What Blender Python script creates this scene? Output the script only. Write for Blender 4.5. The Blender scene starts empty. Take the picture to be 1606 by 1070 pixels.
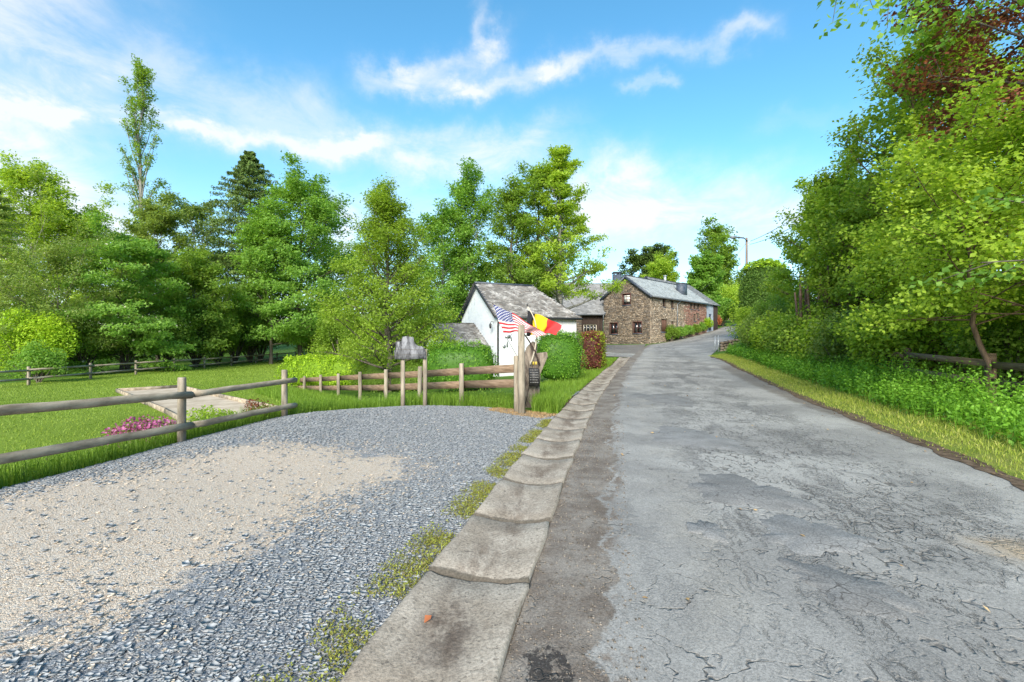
import bpy, math, random
import numpy as np
from mathutils import Vector

random.seed(7)
RNG = np.random.default_rng(7)
S = bpy.context.scene
COL = S.collection
R = math.radians

# ------------------------------------------------------------------ camera
F_PX, CX, CY, EYE = 720.0, 803.0, 535.0, 1.5
cam_d = bpy.data.cameras.new('camera')
cam = bpy.data.objects.new('camera', cam_d); COL.objects.link(cam)
cam_d.sensor_width = 36.0
cam_d.lens = 36.0 * F_PX / 1606.0
cam_d.clip_start = 0.05; cam_d.clip_end = 3000
cam.location = (0, 0, EYE); cam.rotation_euler = (R(90), 0, 0)
S.camera = cam

# ------------------------------------------------------------------ sun, sky, exposure
SUN_EL, SUN_AZ = 31.0, 190.0        # azimuth clockwise from +Y: behind the camera, to the right
sd = bpy.data.lights.new('sun', 'SUN'); sun = bpy.data.objects.new('sun', sd); COL.objects.link(sun)
sd.energy = 3.5; sd.angle = R(28); sd.color = (1.0, 0.93, 0.80)
sun.rotation_euler = (R(90 - SUN_EL), 0, R(180 - SUN_AZ) )
sun.location = (0, 0, 60)
S.view_settings.view_transform = 'Standard'; S.view_settings.look = 'None'
S.view_settings.exposure = 1.13; S.view_settings.gamma = 1.0
S.view_settings.use_curve_mapping = False
S.cycles.diffuse_bounces = 7; S.cycles.max_bounces = 14      # light has to work its way through the foliage


class NT:
    """small helper to write node trees as expressions"""
    def __init__(self, tree):
        self.t = tree; self.n = tree.nodes; self.l = tree.links

    def node(self, typ, **kw):
        nd = self.n.new(typ)
        for k, v in kw.items(): setattr(nd, k, v)
        return nd

    def put(self, sock, v):
        if v is None: return
        if isinstance(v, bpy.types.NodeSocket): self.l.new(v, sock)
        else:
            if isinstance(v, (tuple, list)) and sock.type == 'RGBA' and len(v) == 3: v = (*v, 1)
            sock.default_value = v

    def m(self, op, a, b=None, c=None, clamp=False):
        nd = self.node('ShaderNodeMath', operation=op, use_clamp=clamp)
        self.put(nd.inputs[0], a); self.put(nd.inputs[1], b)
        if c is not None: self.put(nd.inputs[2], c)
        return nd.outputs[0]

    def vm(self, op, a, b=None):
        nd = self.node('ShaderNodeVectorMath', operation=op)
        self.put(nd.inputs[0], a)
        if b is not None:
            self.put(nd.inputs[3 if op == 'SCALE' else 1], b)
        return nd.outputs['Value' if op in ('LENGTH', 'DISTANCE', 'DOT_PRODUCT') else 'Vector']

    def noise(self, vec, scale, detail=3, rough=0.55, dist=0.0, color=False):
        nd = self.node('ShaderNodeTexNoise')
        self.put(nd.inputs['Vector'], vec); nd.inputs['Scale'].default_value = scale
        nd.inputs['Detail'].default_value = detail; nd.inputs['Roughness'].default_value = rough
        nd.inputs['Distortion'].default_value = dist
        return nd.outputs['Color' if color else 'Fac']

    def voro(self, vec, scale, feature='F1', out='Distance', rnd=1.0):
        nd = self.node('ShaderNodeTexVoronoi', feature=feature)
        self.put(nd.inputs['Vector'], vec); nd.inputs['Scale'].default_value = scale
        nd.inputs['Randomness'].default_value = rnd
        return nd.outputs[out]

    def smooth(self, v, lo, hi):
        nd = self.node('ShaderNodeMapRange', interpolation_type='SMOOTHSTEP')
        self.put(nd.inputs[0], v); self.put(nd.inputs[1], lo); self.put(nd.inputs[2], hi)
        nd.inputs[3].default_value = 0; nd.inputs[4].default_value = 1
        return nd.outputs[0]

    def mix(self, f, a, b, mode='MIX'):
        nd = self.node('ShaderNodeMix', data_type='RGBA', blend_type=mode)
        self.put(nd.inputs[0], f); self.put(nd.inputs[6], a); self.put(nd.inputs[7], b)
        return nd.outputs[2]

    def ramp(self, f, stops, mode='LINEAR'):
        nd = self.node('ShaderNodeValToRGB'); cr = nd.color_ramp; cr.interpolation = mode
        while len(cr.elements) > 1: cr.elements.remove(cr.elements[-1])
        cr.elements[0].position = stops[0][0]; cr.elements[0].color = (*stops[0][1], 1)
        for p, c in stops[1:]:
            e = cr.elements.new(p); e.color = (*c, 1)
        self.put(nd.inputs[0], f)
        return nd.outputs[0]

    def sep(self, v):
        nd = self.node('ShaderNodeSeparateXYZ'); self.put(nd.inputs[0], v); return nd.outputs

    def comb(self, x, y, z=0.0):
        nd = self.node('ShaderNodeCombineXYZ')
        self.put(nd.inputs[0], x); self.put(nd.inputs[1], y); self.put(nd.inputs[2], z)
        return nd.outputs[0]

    def bump(self, h, strength=0.5, dist=0.02):
        nd = self.node('ShaderNodeBump'); self.put(nd.inputs['Height'], h)
        nd.inputs['Strength'].default_value = strength; nd.inputs['Distance'].default_value = dist
        return nd.outputs[0]

    def attr(self, name='Col'):
        return self.node('ShaderNodeAttribute', attribute_name=name)


# ---- world: Nishita sky with wisps of cirrus laid out by azimuth and elevation
W = bpy.data.worlds.new('World'); S.world = W; W.use_nodes = True
w = NT(W.node_tree); w.n.clear()
sky = w.node('ShaderNodeTexSky', sky_type='NISHITA')
sky.sun_disc = False; sky.sun_elevation = R(SUN_EL); sky.sun_rotation = R(SUN_AZ)
sky.altitude = 300; sky.air_density = 1.0; sky.dust_density = 0.6; sky.ozone_density = 2.2
tc = w.node('ShaderNodeTexCoord').outputs['Generated']
dx, dy, dz = w.sep(tc)
az = w.m('ARCTAN2', dx, dy)
el = w.m('ARCSINE', dz)
warp = w.noise(tc, 3.2, 4, 0.6, color=True)
wx, wy, wz = w.sep(warp)
fine = w.noise(tc, 11.0, 5, 0.65, color=True)
fx, fy, fz = w.sep(fine)
azw = w.m('ADD', az, w.m('ADD', w.m('MULTIPLY', w.m('SUBTRACT', wx, 0.5), 0.22), w.m('MULTIPLY', w.m('SUBTRACT', fx, 0.5), 0.10)))
elw = w.m('ADD', el, w.m('ADD', w.m('MULTIPLY', w.m('SUBTRACT', wy, 0.5), 0.16), w.m('MULTIPLY', w.m('SUBTRACT', fy, 0.5), 0.10)))


def sky_ae(px, py):
    a = math.atan((px - CX) / F_PX)
    return a, math.atan((CY - py) / F_PX * math.cos(a))


def streak(p, q, wd, amp):
    (a0, e0), (a1, e1) = sky_ae(*p), sky_ae(*q)
    L = math.hypot(a1 - a0, e1 - e0); ux, uy = (a1 - a0) / L, (e1 - e0) / L
    da = w.m('SUBTRACT', azw, a0); de = w.m('SUBTRACT', elw, e0)
    s = w.m('ADD', w.m('MULTIPLY', da, ux), w.m('MULTIPLY', de, uy))
    t = w.m('ADD', w.m('MULTIPLY', da, -uy), w.m('MULTIPLY', de, ux))
    sc = w.m('MINIMUM', w.m('MAXIMUM', s, 0.0), L)
    ds = w.m('SUBTRACT', s, sc)
    d2 = w.m('ADD', w.m('MULTIPLY', w.m('MULTIPLY', ds, ds), 0.35), w.m('MULTIPLY', t, t))
    g = w.m('EXPONENT', w.m('MULTIPLY', d2, -1.0 / (wd * wd)))
    return w.m('MULTIPLY', g, amp)


STREAKS = [((590, 128), (740, 132), 0.034, 0.75), ((740, 132), (870, 112), 0.036, 0.85), ((870, 112), (1170, 55), 0.030, 0.75),
           ((640, 122), (775, 70), 0.030, 0.75), ((775, 70), (755, 10), 0.028, 0.6),
           ((70, 172), (310, 195), 0.030, 0.85), ((310, 195), (560, 228), 0.034, 0.95), ((560, 225), (850, 228), 0.060, 1.0),
           ((640, 262), (790, 268), 0.04, 0.7), ((-160, 300), (-20, 30), 0.2, 1.1), ((-100, 230), (120, 330), 0.13, 1.0), ((200, 150), (420, 190), 0.10, 0.35), ((560, 330), (900, 330), 0.12, 0.5),
           ((0, 135), (170, 135), 0.045, 0.7), ((290, 110), (480, 165), 0.06, 0.55), ((960, 330), (1220, 335), 0.095, 1.15), ((940, 290), (1010, 310), 0.06, 0.7),
           ((530, 340), (560, 400), 0.055, 0.85), ((975, 152), (1035, 150), 0.02, 0.5), ((1200, 200), (1300, 180), 0.03, 0.18)]
tot = None
for (p, q, wd, amp) in STREAKS:
    g = streak(p, q, wd * 0.62, amp * 0.85)
    tot = g if tot is None else w.m('ADD', tot, g)
rag = w.noise(w.vm('MULTIPLY', tc, (1.0, 1.0, 2.4)), 5.5, 7, 0.66, 0.6)
ragf = w.smooth(rag, 0.28, 0.66)
mask = w.m('MULTIPLY', tot, w.m('ADD', 0.30, w.m('MULTIPLY', ragf, 0.72)))
# the same cirrus goes on over the rest of the sky
behind = w.smooth(w.m('ABSOLUTE', az), 0.95, 1.35)
cir = w.smooth(w.noise(w.vm('MULTIPLY', tc, (1.0, 1.0, 3.0)), 2.2, 7, 0.62, 0.8), 0.5, 0.72)
mask = w.m('ADD', mask, w.m('MULTIPLY', w.m('MULTIPLY', behind, cir), 0.8))
hor = w.m('MULTIPLY', w.m('SUBTRACT', 1.0, w.smooth(el, 0.02, 0.40)), 0.30)
mask = w.m('ADD', mask, hor)
mask = w.m('MINIMUM', w.m('MULTIPLY', mask, 0.80), 0.84)
skyc = w.vm('SCALE', sky.outputs[0], 0.14)
hs = w.node('ShaderNodeHueSaturation'); hs.inputs['Saturation'].default_value = 1.22; hs.inputs['Hue'].default_value = 0.482
w.put(hs.inputs['Color'], skyc)
out_c = w.mix(mask, hs.outputs[0], (0.50, 0.50, 0.50))
bg = w.node('ShaderNodeBackground'); bg.inputs['Strength'].default_value = 1.0
w.put(bg.inputs['Color'], out_c)
wo = w.node('ShaderNodeOutputWorld'); w.l.new(bg.outputs[0], wo.inputs[0])


# ================================================================== helpers
def P(px, py, d):
    return Vector(((px - CX) / F_PX * d, d, EYE - (py - CY) / F_PX * d))


def tag(o, label=None, cat=None, group=None, kind=None):
    if label: o['label'] = label
    if cat: o['category'] = cat
    if group: o['group'] = group
    if kind: o['kind'] = kind
    return o


def empty(name, loc, label=None, cat=None, group=None):
    o = bpy.data.objects.new(name, None); COL.objects.link(o); o.location = loc
    o.empty_display_size = 0.2
    return tag(o, label, cat, group)


def link(name, me, parent=None):
    o = bpy.data.objects.new(name, me); COL.objects.link(o)
    if parent is not None:
        o.parent = parent
        root = parent; off = Vector((0, 0, 0))
        while root is not None: off += root.location; root = root.parent
        o.location = -off          # mesh data are written in world coordinates
    return o


def mesh_np(name, V, faces, mat, parent=None, col=None, smooth=False, uv=None, mats=None, midx=None):
    """V (n,3); faces: list of int arrays (m,3)/(m,4); col (n,) or (n,3) per vertex"""
    me = bpy.data.meshes.new(name)
    V = np.asarray(V, dtype=np.float32)
    me.vertices.add(len(V)); me.vertices.foreach_set('co', V.ravel())
    faces = [np.asarray(f, dtype=np.int32) for f in faces if len(f)]
    loops = np.concatenate([f.ravel() for f in faces])
    tot_ = np.concatenate([np.full(len(f), f.shape[1], dtype=np.int32) for f in faces])
    start = np.concatenate([[0], np.cumsum(tot_)[:-1]]).astype(np.int32)
    me.loops.add(len(loops)); me.loops.foreach_set('vertex_index', loops)
    me.polygons.add(len(tot_)); me.polygons.foreach_set('loop_start', start)
    try: me.polygons.foreach_set('loop_total', tot_)
    except Exception: pass
    if smooth: me.polygons.foreach_set('use_smooth', np.ones(len(tot_), dtype=bool))
    if midx is not None: me.polygons.foreach_set('material_index', np.asarray(midx, dtype=np.int32))
    me.update(calc_edges=True)
    if col is not None:
        col = np.asarray(col, dtype=np.float32)
        if col.ndim == 1: col = np.stack([col] * 3, 1)
        c4 = np.concatenate([col, np.ones((len(col), 1), np.float32)], 1)
        a = me.color_attributes.new('Col', 'FLOAT_COLOR', 'POINT'); a.data.foreach_set('color', c4.ravel())
    if uv is not None:
        ul = me.uv_layers.new(name='UVMap'); ul.data.foreach_set('uv', np.asarray(uv, np.float32)[loops].ravel())
    for mm in (mats or [mat]): me.materials.append(mm)
    return link(name, me, parent)


class MB:
    def __init__(self): self.v = []; self.q = []; self.t = []; self.c = []

    def _add(self, vs, quads=(), tris=(), c=0.5):
        b = len(self.v); self.v += [tuple(v) for v in vs]; self.c += [c] * len(vs)
        self.q += [tuple(i + b for i in f) for f in quads]; self.t += [tuple(i + b for i in f) for f in tris]
        return self

    def hexa(self, p, c=0.5):
        """8 corners: 0-3 bottom loop, 4-7 top loop"""
        return self._add(p, [(3, 2, 1, 0), (4, 5, 6, 7), (0, 1, 5, 4), (1, 2, 6, 5), (2, 3, 7, 6), (3, 0, 4, 7)], c=c)

    def box(self, lo, hi, c=0.5):
        x0, y0, z0 = lo; x1, y1, z1 = hi
        return self.hexa([(x0, y0, z0), (x1, y0, z0), (x1, y1, z0), (x0, y1, z0), (x0, y0, z1), (x1, y0, z1), (x1, y1, z1), (x0, y1, z1)], c)

    def bar(self, a, b, wd, ht, up=Vector((0, 0, 1)), c=0.5):
        a, b = Vector(a), Vector(b); d = (b - a).normalized(); s = d.cross(up).normalized() * wd / 2; u = s.cross(d).normalized() * ht / 2
        return self.hexa([a - s - u, a + s - u, b + s - u, b - s - u, a - s + u, a + s + u, b + s + u, b - s + u], c)

    def tube(self, pts, rad, n=8, cap=True, c=0.5):
        pts = [Vector(p) for p in pts]; rad = [rad] * len(pts) if not hasattr(rad, '__len__') else rad
        vs = []
        for i, p in enumerate(pts):
            d = (pts[min(i + 1, len(pts) - 1)] - pts[max(i - 1, 0)]).normalized()
            r = Vector((1, 0, 0)) if abs(d.x) < 0.9 else Vector((0, 1, 0))
            s = d.cross(r).normalized(); u = s.cross(d).normalized()
            for k in range(n):
                a = 2 * math.pi * k / n
                vs.append(p + (s * math.cos(a) + u * math.sin(a)) * rad[i])
        q = []; t = []
        for i in range(len(pts) - 1):
            for k in range(n):
                k2 = (k + 1) % n
                q.append((i * n + k, i * n + k2, (i + 1) * n + k2, (i + 1) * n + k))
        if cap:
            vs += [pts[0], pts[-1]]; m = len(pts) * n
            for k in range(n):
                t.append((m, (k + 1) % n, k)); e = (len(pts) - 1) * n
                t.append((m + 1, e + k, e + (k + 1) % n))
        return self._add(vs, q, t, c)

    def poly(self, pts, c=0.5):
        b = len(self.v); self.v += [tuple(p) for p in pts]; self.c += [c] * len(pts)
        for i in range(1, len(pts) - 1): self.t.append((b, b + i, b + i + 1))
        return self

    def slab(self, pts, off, c=0.5):
        """polygon pts extruded by vector off (closed)"""
        n = len(pts); off = Vector(off)
        a = [Vector(p) for p in pts]; bb = [p + off for p in a]
        b0 = len(self.v); self.v += [tuple(p) for p in a + bb]; self.c += [c] * (2 * n)
        for i in range(1, n - 1):
            self.t.append((b0, b0 + i + 1, b0 + i)); self.t.append((b0 + n, b0 + n + i, b0 + n + i + 1))
        for i in range(n):
            j = (i + 1) % n; self.q.append((b0 + i, b0 + j, b0 + n + j, b0 + n + i))
        return self

    def build(self, name, mat, parent=None, smooth=False):
        fs = []
        if self.q: fs.append(np.array(self.q))
        if self.t: fs.append(np.array(self.t))
        return mesh_np(name, np.array(self.v), fs, mat, parent, np.array(self.c), smooth)


# ================================================================== materials
def new_mat(name):
    m = bpy.data.materials.new(name); m.use_nodes = True
    n = NT(m.node_tree); b = m.node_tree.nodes['Principled BSDF']
    return m, n, b


def obj_co(n): return n.node('ShaderNodeTexCoord').outputs['Object']
def geo_co(n): return n.node('ShaderNodeNewGeometry').outputs['Position']


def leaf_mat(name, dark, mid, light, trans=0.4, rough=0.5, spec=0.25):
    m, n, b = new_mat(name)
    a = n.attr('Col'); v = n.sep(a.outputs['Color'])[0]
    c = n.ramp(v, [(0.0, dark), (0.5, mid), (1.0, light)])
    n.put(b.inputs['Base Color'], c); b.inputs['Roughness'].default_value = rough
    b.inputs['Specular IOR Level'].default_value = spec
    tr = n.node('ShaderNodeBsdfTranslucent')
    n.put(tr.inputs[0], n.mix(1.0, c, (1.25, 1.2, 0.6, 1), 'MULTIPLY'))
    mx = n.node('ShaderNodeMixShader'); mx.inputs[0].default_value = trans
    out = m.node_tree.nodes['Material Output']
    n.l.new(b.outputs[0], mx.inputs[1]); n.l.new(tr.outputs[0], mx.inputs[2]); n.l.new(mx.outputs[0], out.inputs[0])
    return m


def simple(name, c0, c1, scale=8, rough=0.7, spec=0.3, bump=0.3, bdist=0.01, stretch=(1, 1, 1), metal=0.0, attr=0.0, detail=5):
    m, n, b = new_mat(name)
    co = n.vm('MULTIPLY', geo_co(n), stretch)
    f = n.noise(co, scale, detail, 0.65)
    c = n.mix(n.smooth(f, 0.3, 0.7), c0, c1)
    if attr > 0:
        v = n.sep(n.attr('Col').outputs['Color'])[0]
        k = n.m('ADD', 1.0 - attr, n.m('MULTIPLY', v, 2 * attr))
        c = n.vm('SCALE', c, k)
    n.put(b.inputs['Base Color'], c)
    b.inputs['Roughness'].default_value = rough; b.inputs['Specular IOR Level'].default_value = spec; b.inputs['Metallic'].default_value = metal
    if bump: n.put(b.inputs['Normal'], n.bump(f, bump, bdist))
    return m


M = {}
M['leaf_mid'] = leaf_mat('leaf_mid', (0.14, 0.23, 0.034), (0.22, 0.35, 0.050), (0.31, 0.45, 0.07), 0.55)
M['leaf_yellowmid'] = leaf_mat('leaf_yellowmid', (0.17, 0.255, 0.028), (0.255, 0.38, 0.042), (0.36, 0.49, 0.065), 0.55)
M['leaf_light'] = leaf_mat('leaf_light', (0.225, 0.335, 0.034), (0.345, 0.49, 0.052), (0.47, 0.60, 0.085), 0.55)
M['leaf_dark'] = leaf_mat('leaf_dark', (0.09, 0.165, 0.030), (0.145, 0.255, 0.046), (0.21, 0.34, 0.062), 0.55)
M['leaf_yellow'] = leaf_mat('leaf_yellow', (0.174, 0.304, 0.017), (0.304, 0.478, 0.026), (0.522, 0.667, 0.043))
M['leaf_grey'] = leaf_mat('leaf_grey', (0.145, 0.21, 0.045), (0.23, 0.32, 0.07), (0.34, 0.43, 0.115), 0.55)
M['leaf_fresh'] = leaf_mat('leaf_fresh', (0.14, 0.265, 0.042), (0.22, 0.395, 0.064), (0.31, 0.50, 0.095), 0.55)
M['leaf_copper'] = leaf_mat('leaf_copper', (0.085, 0.032, 0.026), (0.19, 0.062, 0.042), (0.36, 0.13, 0.06), 0.4)
M['leaf_hedge'] = leaf_mat('leaf_hedge', (0.06, 0.16, 0.016), (0.12, 0.27, 0.022), (0.25, 0.42, 0.035), 0.35, 0.45)
M['needle'] = leaf_mat('needle', (0.06, 0.105, 0.022), (0.10, 0.165, 0.035), (0.16, 0.24, 0.055), 0.25)
M['leaf_pink'] = leaf_mat('leaf_pink', (0.19, 0.03, 0.11), (0.36, 0.075, 0.22), (0.56, 0.22, 0.40), 0.3)
M['leaf_orange'] = leaf_mat('leaf_orange', (0.28, 0.08, 0.03), (0.45, 0.16, 0.07), (0.55, 0.26, 0.14), 0.3)
M['blossom'] = leaf_mat('blossom', (0.5, 0.46, 0.3), (0.6, 0.55, 0.4), (0.75, 0.7, 0.58), 0.3)
M['grass'] = leaf_mat('grass', (0.095, 0.185, 0.018), (0.16, 0.275, 0.028), (0.25, 0.37, 0.048), 0.35)
M['grass_lawn'] = leaf_mat('grass_lawn', (0.14, 0.22, 0.024), (0.20, 0.295, 0.035), (0.28, 0.36, 0.055), 0.3)
M['grass_dry'] = leaf_mat('grass_dry', (0.17, 0.24, 0.03), (0.30, 0.36, 0.05), (0.50, 0.47, 0.15), 0.3)
M['nettle'] = leaf_mat('nettle', (0.10, 0.24, 0.02), (0.17, 0.37, 0.032), (0.26, 0.48, 0.05), 0.4)
M['straw'] = leaf_mat('straw', (0.28, 0.17, 0.08), (0.42, 0.27, 0.13), (0.52, 0.38, 0.21), 0.2)
M['moss'] = leaf_mat('moss', (0.17, 0.135, 0.05), (0.235, 0.245, 0.04), (0.33, 0.37, 0.06), 0.2)
M['bark'] = simple('bark', (0.07, 0.058, 0.045), (0.16, 0.14, 0.115), 14, 0.9, 0.15, 0.8, 0.03, (1, 1, 0.25))
M['bark_grey'] = simple('bark_grey', (0.14, 0.135, 0.12), (0.30, 0.29, 0.26), 10, 0.9, 0.15, 0.6, 0.02, (1, 1, 0.3))
M['bark_brown'] = simple('bark_brown', (0.09, 0.055, 0.038), (0.21, 0.14, 0.10), 12, 0.9, 0.1, 0.8, 0.03, (1, 1, 0.2))
M['rail_wood'] = simple('rail_wood', (0.17, 0.135, 0.095), (0.42, 0.35, 0.26), 7, 0.85, 0.15, 0.5, 0.008, (1, 0.25, 1), attr=0.16)
M['post_wood'] = simple('post_wood', (0.15, 0.125, 0.095), (0.36, 0.31, 0.24), 12, 0.9, 0.1, 0.6, 0.01, (1, 1, 0.15), attr=0.2)
M['board_wood'] = simple('board_wood', (0.12, 0.08, 0.052), (0.235, 0.165, 0.112), 9, 0.85, 0.12, 0.5, 0.006, (0.35, 0.35, 2.6), attr=0.22)
M['sign_wood'] = simple('sign_wood', (0.05, 0.049, 0.053), (0.27, 0.27, 0.285), 7, 0.9, 0.1, 0.7, 0.01, (2.2, 2.2, 0.8), attr=0.1, detail=8)
M['stump_wood'] = simple('stump_wood', (0.07, 0.055, 0.045), (0.28, 0.23, 0.18), 8, 0.9, 0.1, 0.9, 0.03, (1.5, 1.5, 0.4))
M['dark_wood'] = simple('dark_wood', (0.028, 0.019, 0.015), (0.065, 0.044, 0.034), 10, 0.8, 0.2, 0.4, 0.006, (3, 3, 0.3), attr=0.2)
M['red_frame'] = simple('red_frame', (0.062, 0.024, 0.02), (0.11, 0.045, 0.036), 12, 0.6, 0.3, 0.2, 0.004)
M['cream_frame'] = simple('cream_frame', (0.45, 0.40, 0.31), (0.58, 0.53, 0.42), 12, 0.6, 0.3, 0.1, 0.003)
M['shutter'] = simple('shutter', (0.09, 0.045, 0.03), (0.16, 0.085, 0.055), 9, 0.7, 0.2, 0.3, 0.004, (3, 3, 0.4), attr=0.2)
M['zinc'] = simple('zinc', (0.10, 0.11, 0.115), (0.20, 0.21, 0.22), 6, 0.45, 0.5, 0.1, 0.003, metal=0.4)
M['black_metal'] = simple('black_metal', (0.02, 0.02, 0.021), (0.045, 0.045, 0.047), 20, 0.5, 0.4, 0.1, 0.002)
M['galv'] = simple('galv', (0.32, 0.34, 0.36), (0.48, 0.50, 0.52), 9, 0.4, 0.5, 0.05, 0.002, metal=0.5)
M['slate_clad'] = simple('slate_clad', (0.035, 0.045, 0.062), (0.085, 0.10, 0.13), 3.5, 0.55, 0.4, 0.3, 0.01)
M['mortar'] = simple('mortar', (0.10, 0.078, 0.058), (0.19, 0.155, 0.115), 5, 0.9, 0.1, 0.4, 0.01)
M['flag_pole_wood'] = simple('flag_pole_wood', (0.40, 0.34, 0.26), (0.55, 0.48, 0.38), 10, 0.6, 0.3, 0.1, 0.002)
M['pole_wood'] = simple('pole_wood', (0.13, 0.09, 0.07), (0.26, 0.2, 0.16), 7, 0.9, 0.1, 0.4, 0.01, (1, 1, 0.1))
M['wire'] = simple('wire', (0.02, 0.02, 0.02), (0.05, 0.05, 0.05), 5, 0.6, 0.3, 0)
M['door_blue'] = simple('door_blue', (0.025, 0.04, 0.085), (0.05, 0.07, 0.13), 4, 0.5, 0.4, 0.1)
M['plaque'] = simple('plaque', (0.018, 0.017, 0.017), (0.05, 0.047, 0.045), 12, 0.5, 0.4, 0.2, 0.003)
M['plaque_ink'] = simple('plaque_ink', (0.2, 0.19, 0.18), (0.33, 0.31, 0.29), 30, 0.6, 0.3, 0)
M['marker_yellow'] = simple('marker_yellow', (0.55, 0.4, 0.05), (0.65, 0.5, 0.1), 12, 0.6, 0.3, 0)
M['marker_white'] = simple('marker_white', (0.6, 0.58, 0.52), (0.7, 0.68, 0.62), 12, 0.6, 0.3, 0)
M['soil'] = simple('soil', (0.055, 0.038, 0.026), (0.16, 0.115, 0.08), 9, 0.95, 0.1, 0.9, 0.03, detail=8)
M['sand'] = simple('sand', (0.36, 0.29, 0.215), (0.52, 0.44, 0.34), 2.2, 0.95, 0.1, 0.4, 0.01, detail=9)
M['plaster_shaded'] = simple('plaster_shaded', (0.24, 0.27, 0.31), (0.34, 0.38, 0.43), 3, 0.9, 0.1, 0.3, 0.01)  # white barn plaster with the shade under the eave put into its colour


def mat_attr(name, rough=0.75, spec=0.3, var=0.25, scale=30, bump=0.3, bdist=0.004):
    """colour straight from the piece's own Col attribute, with grain on top"""
    m, n, b = new_mat(name)
    a = n.attr('Col').outputs['Color']; f = n.noise(geo_co(n), scale, 4, 0.6)
    k = n.m('ADD', 1 - var, n.m('MULTIPLY', f, 2 * var))
    n.put(b.inputs['Base Color'], n.vm('SCALE', a, k))
    b.inputs['Roughness'].default_value = rough; b.inputs['Specular IOR Level'].default_value = spec
    n.put(b.inputs['Normal'], n.bump(f, bump, bdist))
    return m


M['stone_piece'] = mat_attr('stone_piece', 0.85, 0.2, 0.4, 7, 0.8, 0.03)
M['chip'] = mat_attr('chip', 0.8, 0.2, 0.22, 60, 0.3, 0.002)
M['slate_piece'] = mat_attr('slate_piece', 0.6, 0.35, 0.35, 9, 0.4, 0.006)
M['paint'] = mat_attr('paint', 0.6, 0.3, 0.06, 14, 0.1, 0.001)


def mat_roof_lichen():
    m, n, b = new_mat('slate_lichen')
    co = geo_co(n); a = n.attr('Col').outputs['Color']
    f1 = n.noise(co, 1.5, 7, 0.7, 0.4); f2 = n.noise(co, 9, 5, 0.7)
    c = n.mix(n.m('MULTIPLY', n.smooth(f1, 0.47, 0.62), n.smooth(f2, 0.35, 0.6)), a, (0.44, 0.43, 0.42))
    f3 = n.noise(co, 3.3, 6, 0.75)
    c = n.mix(n.m('MULTIPLY', n.smooth(f3, 0.54, 0.68), 0.55), c, (0.16, 0.105, 0.075))
    n.put(b.inputs['Base Color'], c); b.inputs['Roughness'].default_value = 0.85; b.inputs['Specular IOR Level'].default_value = 0.2
    n.put(b.inputs['Normal'], n.bump(f2, 0.5, 0.01))
    return m


M['slate_lichen'] = mat_roof_lichen()


def mat_white_wall():
    m, n, b = new_mat('whitewash')
    co = geo_co(n); f = n.noise(co, 2.0, 7, 0.7); g = n.noise(n.vm('MULTIPLY', co, (1, 1, 0.35)), 3.3, 8, 0.75)
    c = n.mix(n.smooth(f, 0.3, 0.7), (0.70, 0.71, 0.71), (0.62, 0.65, 0.68))
    z = n.sep(co)[2]
    low = n.smooth(n.m('ADD', z, n.m('MULTIPLY', g, 1.0)), 1.0, 0.2)
    c = n.mix(n.m('MULTIPLY', n.smooth(g, 0.53, 0.68), 0.6), c, (0.40, 0.44, 0.47))
    c = n.mix(n.m('MULTIPLY', low, 0.35), c, (0.36, 0.37, 0.33))
    n.put(b.inputs['Base Color'], c); b.inputs['Roughness'].default_value = 0.9; b.inputs['Specular IOR Level'].default_value = 0.15
    n.put(b.inputs['Normal'], n.bump(n.m('ADD', f, n.noise(co, 18, 4)), 0.5, 0.02))
    return m


M['whitewash'] = mat_white_wall()


def mat_glass():
    m, n, b = new_mat('window_glass')
    f = n.noise(geo_co(n), 2.2, 3, 0.6)
    n.put(b.inputs['Base Color'], n.mix(n.smooth(f, 0.4, 0.65), (0.008, 0.009, 0.011), (0.05, 0.05, 0.05)))
    b.inputs['Roughness'].default_value = 0.08; b.inputs['Specular IOR Level'].default_value = 0.8
    return m


M['glass'] = mat_glass()


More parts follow.
